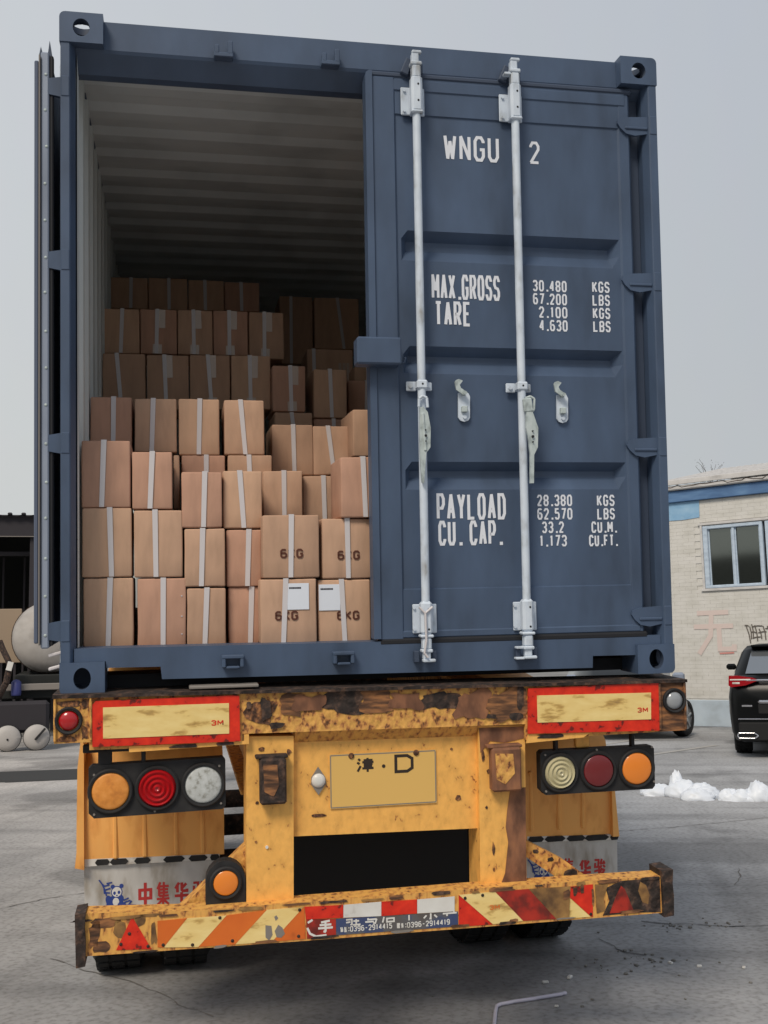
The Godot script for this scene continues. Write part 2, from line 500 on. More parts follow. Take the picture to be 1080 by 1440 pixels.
	for n2 in ["lens_amber", "lens_red", "lens_dark_red", "lens_clear", "lens_glass"]:
		M[n2].clearcoat_enabled = true
		M[n2].clearcoat = 0.8
		M[n2].clearcoat_roughness = 0.15
	mat("plate_yellow", rgb(226, 184, 104), 0.5)
	mat("plate_ink", rgb(46, 36, 28), 0.7)
	m = mat("car_black", rgb(10, 12, 13), 0.3)
	m.metallic_specular = 0.35
	m = mat("car_white", rgb(214, 216, 216), 0.3)
	m.clearcoat_enabled = true
	tri_mat("rust_smooth", noise_tex(44, 0.010, [[0.0, rgb(84, 56, 42)], [0.35, rgb(112, 76, 56)], [0.6, rgb(138, 94, 68)], [1.0, rgb(164, 112, 76)]], 512, 5), Vector3(2.0, 1.0, 2.0), 0.85)
	tri_mat("rust_streaked", noise_tex(40, 0.010, [[0.0, rgb(48, 36, 30)], [0.35, rgb(84, 58, 42)], [0.55, rgb(122, 84, 56)], [0.75, rgb(158, 108, 68)], [1.0, rgb(176, 120, 70)]], 512, 5), Vector3(1.2, 6.0, 1.2), 0.85)
	tri_mat("yellow_bumper", noise_tex(42, 0.010, [[0.0, rgb(70, 46, 32)], [0.2, rgb(112, 72, 44)], [0.28, rgb(160, 106, 60)], [0.36, rgb(200, 138, 74)], [0.55, shade(ye, 0.92)], [1.0, shade(ye, 0.98)]], 1024, 6), Vector3(3.4, 1.3, 2.0), 0.65)
	m = mat("window_glass", rgb(112, 116, 112), 0.05, 0.9)
	m = mat("glass_dark", rgb(26, 30, 32), 0.06)
	m.metallic_specular = 0.8
	m = mat("glass_tint", rgb(150, 156, 162), 0.06, 0.7)
	m.metallic_specular = 0.9
	mat("chrome", rgb(214, 214, 218), 0.15, 0.9)
	mat("tail_red", rgb(150, 12, 24), 0.15)
	mat("alloy", rgb(190, 192, 194), 0.35, 0.6)
	tri_mat("cream_brick", noise_tex(70, 0.01, [[0.0, rgb(190, 188, 181)], [0.4, rgb(203, 201, 195)], [0.6, rgb(208, 206, 201)], [1.0, rgb(213, 211, 207)]], 512, 5), Vector3(.5, .7, .5), 0.85)
	tri_mat("skirt_blue", noise_tex(71, 0.01, [[0.0, rgb(158, 168, 176)], [0.5, rgb(182, 196, 208)], [1.0, rgb(194, 206, 216)]], 256, 5), Vector3(.6, .6, .6), 0.85)
	tri_mat("band_blue", noise_tex(72, 0.01, [[0.0, rgb(60, 88, 126)], [0.5, rgb(84, 118, 160)], [1.0, rgb(104, 138, 176)]], 256, 5), Vector3(.6, 1.6, .6), 0.8)
	tri_mat("patch_blue", noise_tex(73, 0.01, [[0.0, rgb(110, 152, 186)], [0.5, rgb(136, 176, 208)], [1.0, rgb(160, 192, 216)]], 256, 5), Vector3(1, 1, 1), 0.85)
	tri_mat("asbestos", noise_tex(74, 0.015, [[0.0, rgb(168, 166, 164)], [0.5, rgb(198, 196, 194)], [1.0, rgb(210, 208, 206)]], 256, 5), Vector3(1, 1, 1), 0.9)
	tri_mat("window_frame", noise_tex(75, 0.02, [[0.0, rgb(160, 174, 190)], [0.5, rgb(184, 200, 216)], [1.0, rgb(194, 208, 222)]], 256, 5), Vector3(2, 2, 2), 0.5)
	mat("faded_red", rgb(209, 193, 187), 0.9)
	mat("faded_red_bar", rgb(206, 140, 132), 0.9)
	mat("spray_black", rgb(96, 90, 84), 0.9)
	mat("shed_dark", rgb(46, 43, 48), 0.8)
	mat("shed_inner", rgb(34, 36, 35), 0.9)
	tri_mat("tank_paint", noise_tex(76, 0.008, [[0.0, rgb(136, 130, 124)], [0.5, rgb(170, 165, 160)], [1.0, rgb(184, 180, 176)]], 256, 5), Vector3(.8, .8, .8), 0.5)
	mat("panel_beige", rgb(150, 132, 112), 0.8)
	mat("hub_white", rgb(176, 172, 168), 0.6)
	mat("drum_blue", rgb(52, 58, 116), 0.5)
	mat("rail_grey", rgb(132, 126, 120), 0.6)
	mat("bag_white", rgb(228, 234, 242), 0.45)
	M.bag_white.backlight_enabled = true
	M.bag_white.backlight = Color(0.25, 0.27, 0.3)
	mat("strip_white", rgb(200, 198, 214), 0.5)
	mat("twig", rgb(84, 74, 66), 0.9)
	mat("paint_line", rgb(168, 166, 162), 0.85)
	mat("crack", rgb(40, 38, 37), 0.95)
	mat("joint", rgb(112, 108, 104), 0.95)
	mat("strip_dark", rgb(48, 48, 47), 0.9)
	mat("stone", rgb(120, 118, 114), 0.9)
	mat("hill", rgb(60, 66, 62), 1.0)

# ---------------------------------------------------------------- container
func corner_casting(parent: Node3D, x: float, y: float, outer: int, up: int) -> void:
	# x, y: outer corner; outer -1 left, 1 right; up 1 top, -1 bottom
	var w := 0.162
	var h := 0.118
	var r := 0.022
	var pts := PackedVector2Array([V(x, y), V(x, y - up * h), V(x - outer * w, y - up * h), V(x - outer * w, y)])
	var p2 := PackedVector2Array()
	for i in 5:                                          # rounded outer corner
		var a := PI / 2 * i / 4.0
		p2.append(V(x - outer * r + outer * r * cos(a), y - up * r + up * r * sin(a)))
	p2.append(pts[3])
	p2.append(pts[2])
	p2.append(pts[1])
	var c := CSGPolygon3D.new()
	c.polygon = p2
	c.depth = 0.178
	c.name = "corner_casting"
	c.material = M.navy_paint
	c.position = Vector3(0, 0, 0.0)
	var mid := Vector3(x - outer * w / 2, y - up * h / 2, -0.089)
	var cut := func(node: CSGPrimitive3D, at: Vector3) -> void:
		node.operation = CSGShape3D.OPERATION_SUBTRACTION
		node.position = at
		node.material = M.navy_dark
		node.name = "hollow"
		c.add_child(node, true)
	var cav := CSGBox3D.new()
	cav.size = Vector3(w - 0.05, h - 0.05, 0.12)
	cut.call(cav, mid)
	var end := CSGCylinder3D.new()
	end.radius = 0.0315
	end.height = 0.1
	end.sides = 20
	end.rotation.x = PI / 2
	end.scale = Vector3(1, 1, 1.28 if up < 0 else 1.1)
	cut.call(end, Vector3(mid.x, mid.y, 0.0))
	var side := CSGCylinder3D.new()
	side.radius = 0.034
	side.height = 0.1
	side.sides = 16
	side.rotation.z = PI / 2
	cut.call(side, Vector3(x, mid.y, -0.089))
	var top := CSGCylinder3D.new()
	top.radius = 0.042
	top.height = 0.1
	top.sides = 16
	cut.call(top, Vector3(mid.x, y, -0.089))
	parent.add_child(c, true)

func corrugated(st: SurfaceTool, o: Vector3, along: Vector3, length: float, across: Vector3, width: float, out: Vector3, depth: float, pitch: float) -> void:
	var prof := []
	var t := 0.0
	while t < length:
		for k in [[0.0, 0.0], [0.3, 0.0], [0.5, 1.0], [0.8, 1.0]]:
			if t + k[0] * pitch < length:
				prof.append(V(t + k[0] * pitch, k[1] * depth))
		t += pitch
	prof.append(V(length, 0))
	for i in prof.size() - 1:
		var a = o + along * prof[i].x + out * prof[i].y
		var b = o + along * prof[i + 1].x + out * prof[i + 1].y
		quad_n(st, a, b, b + across * width, a + across * width, -out)

func make_container() -> void:
	var c := thing("shipping_container", "dark blue grey shipping container with its left door open, standing on the yellow trailer", "container", TF)
	var N: Material = M.navy_paint
	corner_casting(c, 0.0, 2.591, -1, 1)
	corner_casting(c, 2.438, 2.591, 1, 1)
	corner_casting(c, 0.0, 0.0, -1, -1)
	corner_casting(c, 2.438, 0.0, 1, -1)
	# posts, with the hinge lugs of their side
	for s in [0, 1]:
		var st := mb()
		var fx := func(x: float) -> float: return x if s == 0 else 2.438 - x
		var prof := []
		for p in [V(0.004, -0.004), V(0.036, -0.004), V(0.040, -0.008), V(0.055, -0.045), V(0.055, -0.062 if s == 0 else -0.16), V(0.004, -0.062 if s == 0 else -0.16)]:
			prof.append(V(fx.call(p.x), p.y))
		prism(st, prof, Vector3(0, 0.117, 0), Vector3.RIGHT, Vector3(0, 0, 1), Vector3(0, 2.357, 0))
		obj("corner_post", st, N, c)
		for y in [0.235, 0.935, 1.63, 2.30]:
			var h := mb()
			cbox(h, Vector3(fx.call(0.0215), y, -0.010), Vector3(0.034, 0.082, 0.018), 0.004)
			obj("hinge_lug", h, N, c)
	# header and sill
	var st := mb()
	prism(st, [V(-0.05, 2.585), V(-0.05, 2.474), V(-0.17, 2.474), V(-0.17, 2.585)], Vector3(0.1625, 0, 0), Vector3(0, 0, 1), Vector3.UP, Vector3(2.113, 0, 0))
	prism(st, [V(-0.050, 2.4735), V(-0.056, 2.462), V(-0.118, 2.402), V(-0.17, 2.402), V(-0.17, 2.4735)], Vector3(0.052, 0, 0), Vector3(0, 0, 1), Vector3.UP, Vector3(2.334, 0, 0))
	obj("door_header", st, N, c)
	st = mb()
	prism(st, [V(0.05, 0.168), V(0.05, 0.1185), V(0.165, 0.1185), V(0.165, 0.094), V(0.365, 0.092), V(0.37, 0.045), V(2.088, 0.03), V(2.09, 0.078), V(2.2755, 0.076), V(2.2755, 0.1185), V(2.388, 0.1185), V(2.388, 0.155)], Vector3(0, 0, -0.022), Vector3.RIGHT, Vector3.UP, Vector3(0, 0, -0.13))
	obj("door_sill", st, N, c)
	st = mb()
	box(st, Vector3(1.22, 0.03, -0.25), Vector3(2.3, 0.05, 0.18))
	obj("rear_crossmember", st, M.gasket, c)
	for x in [0.62, 1.045]:                                # keepers of the open door's rods
		st = mb()
		cbox(st, Vector3(x, 2.472, -0.03), Vector3(0.075, 0.018, 0.045), 0.003)
		cbox(st, Vector3(x - 0.026, 2.493, -0.022), Vector3(0.018, 0.034, 0.03), 0.003)
		cbox(st, Vector3(x + 0.026, 2.502, -0.022), Vector3(0.020, 0.052, 0.03), 0.003)
		obj("upper_rod_keeper", st, N, c)
		st = mb()
		var kx: float = x + 0.014
		cbox(st, Vector3(kx, 0.123, -0.002), Vector3(0.084, 0.014, 0.045), 0.003)
		cbox(st, Vector3(kx - 0.034, 0.103, -0.002), Vector3(0.014, 0.04, 0.04), 0.003)
		cbox(st, Vector3(kx + 0.034, 0.103, -0.002), Vector3(0.014, 0.04, 0.04), 0.003)
		cbox(st, Vector3(kx, 0.083, -0.002), Vector3(0.05, 0.010, 0.04), 0.003)
		obj("lower_rod_keeper", st, N, c)
	# walls, roof, floor, end
	for s in [0, 1]:
		var x0 := 0.042 if s == 0 else 2.396
		var d := Vector3.RIGHT if s == 0 else Vector3.LEFT
		st = mb()
		corrugated(st, Vector3(x0 + d.x * 0.018, 0.15, -0.064 if s == 0 else -0.162), Vector3(0, 0, -1), 5.78, Vector3.UP, 2.38, -d, 0.03, 0.28)
		obj("side_wall_lining", st, M.inner_white, c)
		st = mb()
		corrugated(st, Vector3(x0 + d.x * 0.014, 0.12, -0.064 if s == 0 else -0.162), Vector3(0, 0, -1), 5.78, Vector3.UP, 2.35, -d, 0.03, 0.28)
		obj("side_wall", st, N, c)
		st = mb()
		cbox(st, Vector3(0.03 if s == 0 else 2.408, 0.07, -3.05), Vector3(0.05, 0.15, 5.8))
		cbox(st, Vector3(0.03 if s == 0 else 2.408, 2.545, -2.95), Vector3(0.05, 0.06, 5.5))
		obj("side_rail", st, N, c)
	st = mb()
	corrugated(st, Vector3(0.03, 2.500, -0.16), Vector3(0, 0, -1), 5.75, Vector3.RIGHT, 2.378, Vector3.UP, 0.022, 0.262)
	obj("roof_lining", st, M.roof_lining, c)
	st = mb()
	corrugated(st, Vector3(0.03, 2.508, -0.16), Vector3(0, 0, -1), 5.75, Vector3.RIGHT, 2.378, Vector3.UP, 0.022, 0.262)
	obj("roof", st, N, c)
	st = mb()
	box(st, Vector3(1.219, 0.128, -3.02), Vector3(2.33, 0.036, 5.72))
	obj("floor", st, M.plywood, c)
	st = mb()
	box(st, Vector3(1.219, 1.33, -5.93), Vector3(2.42, 2.5, 0.05))
	obj("front_wall", st, M.inner_white, c)
	make_closed_door(c)
	make_open_door(c)

func make_closed_door(c: Node3D) -> void:
	var N: Material = M.navy_paint
	var door := node_part("right_door", c)
	door.set_meta("label", "closed right door with white lettering and two locking rods")
	# pressed panel: troughs with a steep upper and a gentle lower flank
	var xs := [1.300, 1.325, 1.352, 2.228, 2.262, 2.300]
	var xd := [0.0, 0.0, 1.0, 1.0, 0.0, 0.0]
	var ys := [[0.17, 0.0], [0.362, 0.0], [0.366, 0.006]]
	for t in [[0.772, 0.868], [1.24, 1.336], [1.700, 1.808]]:
		ys.append_array([[t[0] - 0.012, 0.006], [t[0] + 0.040, 0.052], [t[1] - 0.030, 0.052], [t[1] + 0.004, 0.006]])
	ys.append_array([[2.286, 0.006], [2.290, 0.0], [2.44, 0.0]])
	var st := mb()
	for i in ys.size() - 1:
		for j in xs.size() - 1:
			var p := func(a: int, b: int) -> Vector3: return Vector3(xs[b], ys[a][0], -0.030 - (ys[a][1] if xd[b] > 0 else minf(ys[a][1], 0.006)))
			quad_n(st, p.call(i, j), p.call(i + 1, j), p.call(i + 1, j + 1), p.call(i, j + 1), Vector3(0, 0, 1))
	obj("panel", st, N, door)
	st = mb()
	box(st, Vector3(1.77, 1.30, -0.086), Vector3(1.06, 2.27, 0.004))
	obj("inner_skin", st, M.inner_white, door)
	st = mb()                                              # stiles and rails
	cbox(st, Vector3(1.258, 1.302, -0.052), Vector3(0.098, 2.276, 0.056), 0.006)
	obj("left_stile", st, N, door)
	st = mb()
	cbox(st, Vector3(2.294, 1.302, -0.055), Vector3(0.060, 2.276, 0.054), 0.010)
	obj("right_stile", st, N, door)
	st = mb()
	cbox(st, Vector3(1.79, 2.408, -0.043), Vector3(1.04, 0.064, 0.036), 0.012)
	obj("top_rail", st, N, door)
	st = mb()
	cbox(st, Vector3(1.79, 0.186, -0.043), Vector3(1.04, 0.040, 0.036), 0.01)
	obj("bottom_rail", st, N, door)
	st = mb()                                              # rounded leading edge
	prism(st, [V(1.184, 0.172), V(1.184, 2.432), V(1.188, 2.448), V(1.2, 2.456), V(1.212, 2.456), V(1.212, 0.172)], Vector3(0, 0, -0.014), Vector3.RIGHT, Vector3.UP, Vector3(0, 0, -0.07))
	obj("leading_edge", st, N, door)
	for g in [[1.77, 2.449, 1.13, 0.026, -0.05], [1.77, 0.158, 1.13, 0.028, -0.045]]:
		st = mb()
		cbox(st, Vector3(g[0], g[1], g[4]), Vector3(g[2], g[3], 0.05), 0.008)
		obj("gasket", st, M.navy_dark if g[1] > 1 else M.gasket, door)
	st = mb()
	cbox(st, Vector3(2.345, 1.30, -0.100), Vector3(0.082, 2.3, 0.03), 0.006)
	obj("gasket", st, M.navy_dark, door)
	# hinge blades
	for y in [0.235, 0.935, 1.63, 2.30]:
		st = mb()
		plate(st, [V(2.266, y + 0.022), V(2.30, y + 0.034), V(2.402, y + 0.040), V(2.402, y - 0.032), V(2.34, y - 0.044), V(2.30, y - 0.036), V(2.275, y - 0.014), V(2.262, y + 0.006)], -0.016, 0.012)
		cbox(st, Vector3(2.345, y - 0.012, -0.014), Vector3(0.10, 0.012, 0.008), 0.003)
		obj("hinge", st, N, door)
	# lock box over the gap of the doors
	st = mb()
	cbox(st, Vector3(1.211, 1.300, 0.012), Vector3(0.178, 0.108, 0.085), 0.007)
	obj("lock_box", st, N, door)
	st = mb()
	tube(st, [Vector3(1.298, 1.275, -0.005), Vector3(1.310, 1.262, 0.004), Vector3(1.320, 1.262, 0.004), Vector3(1.326, 1.285, -0.005)], 0.005, 6)
	obj("hook", st, N, door)
	# locking rods
	for k in 2:
		var x: float = [1.3845, 1.7990][k]
		var g: Material = M.galvanised
		st = mb()
		rod(st, Vector3(x, 0.17, 0.022), Vector3(x, 2.43, 0.022), 0.0165, 16)
		var r := obj("locking_rod", st, g, door)
		st = mb()                                           # top bracket, its sleeve, bolts and cam
		cbox(st, Vector3(x - 0.006, 2.337, -0.019), Vector3(0.098, 0.115, 0.008), 0.003)
		obj("upper_bracket", st, g, r)
		st = mb()
		cbox(st, Vector3(x, 2.348, 0.020), Vector3(0.046, 0.150, 0.050), 0.010)
		cbox(st, Vector3(x, 2.275, 0.020), Vector3(0.050, 0.014, 0.052), 0.005)
		obj("upper_sleeve", st, g, r)
		st = mb()
		cbox(st, Vector3(x, 2.440, 0.022), Vector3(0.036, 0.052, 0.040), 0.006)
		cbox(st, Vector3(x, 2.474, 0.020), Vector3(0.046, 0.016, 0.044), 0.004)
		cbox(st, Vector3(x - 0.002, 2.500, 0.016), Vector3(0.030, 0.040, 0.03), 0.004)
		cbox(st, Vector3(x + 0.004, 2.524, 0.022), Vector3(0.040, 0.014, 0.022), 0.004)
		if k == 1:
			cbox(st, Vector3(x - 0.03, 2.462, 0.02), Vector3(0.03, 0.010, 0.03), 0.002)
		obj("upper_cam", st, g, r)
		st = mb()
		cbox(st, Vector3(x - 0.028, 2.478, -0.028), Vector3(0.034, 0.070, 0.05), 0.004, Basis(Vector3(0, 0, 1), -0.4))
		cbox(st, Vector3(x + 0.026, 2.472, -0.028), Vector3(0.02, 0.045, 0.05), 0.004)
		obj("upper_keeper", st, M.navy_dark, r)
		for p in [[-0.042, 0.042], [0.032, 0.042], [-0.042, -0.042], [0.032, -0.042]]:
			st = mb()
			rod(st, Vector3(x + p[0], 2.337 + p[1], -0.016), Vector3(x + p[0], 2.337 + p[1], -0.007), 0.006, 8)
			obj("bolt", st, g, r)
			st = mb()
			rod(st, Vector3(x + p[0] + 0.002, 0.248 + p[1], -0.016), Vector3(x + p[0] + 0.002, 0.248 + p[1], -0.007), 0.006, 8)
			obj("bolt", st, g, r)
		st = mb()
		for p in [[0.004, 2.318], [0.004, 2.385], [0.006, 0.208], [0.006, 0.285], [0.0, 1.173]]:
			rod(st, Vector3(x + p[0], p[1], 0.03), Vector3(x + p[0], p[1], 0.0464 if p[1] != 1.173 else 0.0438), 0.0042, 8)
		obj("pin_hole", st, M.black, r)
		st = mb()                                           # middle guide
		cbox(st, Vector3(x - 0.034, 1.172, -0.018), Vector3(0.040, 0.038, 0.010), 0.003)
		cbox(st, Vector3(x + 0.034, 1.172, -0.018), Vector3(0.034, 0.034, 0.010), 0.003)
		cbox(st, Vector3(x, 1.172, 0.018), Vector3(0.044, 0.036, 0.050), 0.006)
		rod(st, Vector3(x - 0.038, 1.172, -0.014), Vector3(x - 0.038, 1.172, -0.006), 0.008, 10)
		rod(st, Vector3(x + 0.036, 1.172, -0.014), Vector3(x + 0.036, 1.172, -0.006), 0.006, 10)
		obj("middle_guide", st, g, r)
		st = mb()                                           # bottom bracket and cam
		cbox(st, Vector3(x + 0.004, 0.247, -0.019), Vector3(0.098, 0.115, 0.008), 0.003)
		obj("lower_bracket", st, g, r)
		st = mb()
		cbox(st, Vector3(x, 0.252, 0.020), Vector3(0.046, 0.13, 0.050), 0.010)
		cbox(st, Vector3(x, 0.181, 0.020), Vector3(0.052, 0.012, 0.054), 0.004)
		obj("lower_sleeve", st, g, r)
		st = mb()
		cbox(st, Vector3(x, 0.152, 0.022), Vector3(0.036, 0.046, 0.040), 0.006)
		cbox(st, Vector3(x, 0.124, 0.022), Vector3(0.044, 0.014, 0.044), 0.004)
		cbox(st, Vector3(x, 0.105, 0.020), Vector3(0.030, 0.03, 0.03), 0.004)
		cbox(st, Vector3(x + 0.008, 0.086, 0.026), Vector3(0.050, 0.012, 0.03), 0.003)
		if k == 1:
			cbox(st, Vector3(x - 0.036, 0.125, 0.022), Vector3(0.03, 0.009, 0.03), 0.002)
			cbox(st, Vector3(x - 0.036, 0.083, 0.022), Vector3(0.036, 0.009, 0.03), 0.002)
		obj("lower_cam", st, g, r)
		st = mb()
		cbox(st, Vector3(x - 0.036, 0.10, -0.004), Vector3(0.02, 0.045, 0.034), 0.003)
		obj("lower_keeper", st, M.navy_dark, r)
		st = mb()
		cbox(st, Vector3(x + 0.034, 0.10, -0.004), Vector3(0.02, 0.045, 0.034), 0.003)
		obj("lower_keeper", st, M.navy_dark, r)
	# rope tied along the lower end of the first rod
	st = mb()
	tube(st, [Vector3(1.352, 0.295, 0.048), Vector3(1.375, 0.272, 0.052), Vector3(1.378, 0.17, 0.052), Vector3(1.37, 0.115, 0.05), Vector3(1.383, 0.10, 0.05)], 0.005, 6)
	tube(st, [Vector3(1.405, 0.295, 0.048), Vector3(1.375, 0.27, 0.052)], 0.005, 6)
	obj("tie_cord", st, M.strap, door)
	# handles, hubs and retainers
	var hm: Material = M.handle_metal
	st = mb()
	plate(st, [V(1.369, 1.077), V(1.381, 1.080), V(1.399, 1.059), V(1.410, 0.996), V(1.407, 0.919), V(1.390, 0.897), V(1.379, 0.778), V(1.370, 0.782), V(1.365, 0.890), V(1.366, 1.0)], 0.058, 0.012)
	cbox(st, Vector3(1.382, 0.98, 0.060), Vector3(0.012, 0.15, 0.008), 0.003, Basis(Vector3(0, 0, 1), 0.06))
	var h1 := obj("rod_handle", st, hm, door)
	st = mb()
	tube(st, [Vector3(1.366, 1.080, 0.05), Vector3(1.367, 1.112, 0.05), Vector3(1.381, 1.124, 0.05), Vector3(1.398, 1.116, 0.05), Vector3(1.401, 1.078, 0.05)], 0.006, 8)
	obj("handle_hub", st, M.galvanised, h1)
	st = mb()
	plate(st, [V(1.804, 1.064), V(1.831, 1.065), V(1.853, 1.000), V(1.849, 0.921), V(1.833, 0.892), V(1.829, 0.778), V(1.814, 0.778), V(1.817, 0.892), V(1.810, 0.964), V(1.802, 1.000)], 0.058, 0.012)
	var h2 := obj("rod_handle", st, hm, door)
	st = mb()
	cbox(st, Vector3(1.813, 1.092, 0.052), Vector3(0.038, 0.056, 0.016), 0.004, Basis(Vector3(0, 0, 1), 0.12))
	tube(st, [Vector3(1.803, 1.12, 0.05), Vector3(1.826, 1.128, 0.05), Vector3(1.842, 1.118, 0.05), Vector3(1.840, 1.076, 0.05), Vector3(1.832, 1.066, 0.05)], 0.005, 8)
	obj("handle_hub", st, hm, h2)
	for k in 2:
		st = mb()
		for p in [[0.0, 0.0], [0.0, 0.022], [0.0, -0.022]]:
			rod(st, Vector3([1.388, 1.828][k] + p[0], 0.965 + p[1], 0.05), Vector3([1.388, 1.828][k] + p[0], 0.965 + p[1], 0.0655), 0.0055 if p[1] == 0.0 else 0.003, 8)
		obj("rivet", st, M.gasket, [h1, h2][k])
		var dx: float = [0.0, 0.4175][k]
		var dy: float = [0.0, -0.001][k]
		st = mb()
		plate(st, [V(1.546 + dx, 1.149 + dy), V(1.588 + dx, 1.150 + dy), V(1.595 + dx, 1.136 + dy), V(1.593 + dx, 1.049 + dy), V(1.585 + dx, 1.038 + dy), V(1.570 + dx, 1.033 + dy), V(1.553 + dx, 1.038 + dy), V(1.544 + dx, 1.050 + dy)], -0.022, 0.008)
		var ret := obj("handle_retainer", st, M.galvanised, door)
		st = mb()
		plate(st, [V(1.526 + dx, 1.189 + dy), V(1.532 + dx, 1.198 + dy), V(1.543 + dx, 1.202 + dy), V(1.559 + dx, 1.195 + dy), V(1.546 + dx, 1.178 + dy), V(1.551 + dx, 1.166 + dy), V(1.578 + dx, 1.148 + dy), V(1.566 + dx, 1.134 + dy), V(1.532 + dx, 1.158 + dy)], 0.004, 0.010)
		rod(st, Vector3(1.566 + dx, 1.146 + dy, -0.02), Vector3(1.566 + dx, 1.146 + dy, 0.010), 0.008, 10)
		obj("latch_hook", st, hm, ret)
		st = mb()
		cbox(st, Vector3(1.568 + dx, 1.082 + dy, -0.014), Vector3(0.024, 0.026, 0.022), 0.003)
		obj("staple", st, hm, ret)
		st = mb()
		rod(st, Vector3(1.570 + dx, 1.052 + dy, -0.024), Vector3(1.570 + dx, 1.052 + dy, -0.014), 0.008, 10)
		obj("rivet", st, M.galvanised, ret)
	# lettering
	var L: Material = M.letter_white
	var z := -0.0345
	text_part("WNGU", 1.509, 2.112, 0.230, 0.107, 0.0130, z, L, door)
	text_part("2", 1.876, 2.116, 0.040, 0.095, 0.0115, z, L, door)
	text_part("MAX.GROSS", 1.447, 1.534, 0.284, 0.104, 0.0108, z, L, door, 0.36)
	text_part("TARE", 1.457, 1.425, 0.148, 0.101, 0.0122, z, L, door)
	text_part("PAYLOAD", 1.450, 0.638, 0.284, 0.107, 0.0122, z, L, door)
	text_part("CU. CAP.", 1.455, 0.535, 0.262, 0.100, 0.0118, z, L, door)
	var rows := [["30.480", "KGS"], ["67.200", "LBS"], ["2.100", "KGS"], ["4.630", "LBS"]]
	for i in 4:
		var t: String = rows[i][0]
		var w: float = 0.145 * t.length() / 6.0
		text_part(t, 2.021 - w, 1.580 - i * 0.0550, w, 0.047, 0.0072, z, L, door)
		text_part(rows[i][1], 2.136, 1.583 - i * 0.0553, 0.074, 0.047, 0.0072, z, L, door)
	rows = [["28.380", "KGS"], ["62.570", "LBS"], ["33.2", "CU.M."], ["1.173", "CU.FT."]]
	for i in 4:
		var w: float = [0.148, 0.148, 0.092, 0.115][i]
		text_part(rows[i][0], [1.872, 1.872, 1.890, 1.878][i], 0.691 - i * 0.0550, w, 0.047, 0.0072, z, L, door)
		w = [0.074, 0.074, 0.108, 0.122][i]
		text_part(rows[i][1], [2.131, 2.131, 2.104, 2.092][i], 0.690 - i * 0.0550, w, 0.047, 0.0072, z, L, door)

func make_open_door(c: Node3D) -> void:
	var N: Material = M.navy_paint
	var door := node_part("left_door", c)
	door.set_meta("label", "left door swung right round, seen edge on")
	var st := mb()
	cbox(st, Vector3(-0.052, 1.30, -0.60), Vector3(0.034, 2.25, 1.10), 0.006)
	obj("panel", st, N, door)
	st = mb()
	cbox(st, Vector3(-0.0535, 1.302, -0.03), Vector3(0.030, 2.26, 0.036), 0.005)
	var strip := obj("edge_strip", st, M.edge_strip, door)
	st = mb()
	cbox(st, Vector3(-0.083, 1.292, -0.028), Vector3(0.016, 2.20, 0.05), 0.004)
	obj("gasket", st, M.gasket_grey, door)
	st = mb()
	cbox(st, Vector3(-0.0722, 1.30, -0.020), Vector3(0.0055, 2.23, 0.04), 0.002)
	obj("gasket_retainer", st, M.rail_grey, door)
	st = mb()
	cbox(st, Vector3(-0.030, 1.302, -0.034), Vector3(0.014, 2.24, 0.03), 0.004)
	obj("gasket_lip", st, M.gasket, door)
	for i in 16:
		st = mb()
		lathe(st, Vector3(-0.050 + rng.randf_range(-0.003, 0.003), 0.225 + i * 0.1415 + rng.randf_range(-0.006, 0.006), -0.012), Vector3(0, 0, 1), [V(0.0, 0.0), V(0.0062, 0.0), V(0.005, 0.002), V(0.0, 0.0028)], 10)
		obj("rivet", st, M.handle_metal, strip)
	for p in [[-0.066, 0.03], [-0.034, 0.055]]:                # torn tips of the gasket above the door
		st = mb()
		prism(st, [V(p[0] - 0.012, 2.42), V(p[0] - 0.004, 2.43 + p[1]), V(p[0] + 0.006, 2.42)], Vector3(0, 0, -0.03), Vector3.RIGHT, Vector3.UP, Vector3(0, 0, -0.02))
		obj("gasket_tip", st, M.navy_dark, door)
	for y in [0.235, 0.935, 1.63, 2.30]:
		st = mb()
		plate(st, [V(-0.045, y + 0.030), V(0.012, y + 0.040), V(0.012, y - 0.040), V(-0.045, y - 0.030)], -0.014, 0.016)
		obj("hinge", st, N, door)
	# rods of the open door, between it and the side of the container
	for k in 2:
		st = mb()
		rod(st, Vector3(-0.008, 0.08, -0.20 - 0.46 * k), Vector3(-0.008, 2.47, -0.20 - 0.46 * k), 0.010, 10)
		obj("locking_rod", st, M.galvanised, door)
	st = mb()
	for y in [0.150, 0.10]:
		cbox(st, Vector3(-0.018, y, -0.045), Vector3(0.050, 0.012, 0.03), 0.003, Basis(Vector3(0, 0, 1), 0.25))
	obj("rod_cam", st, M.strap, door)

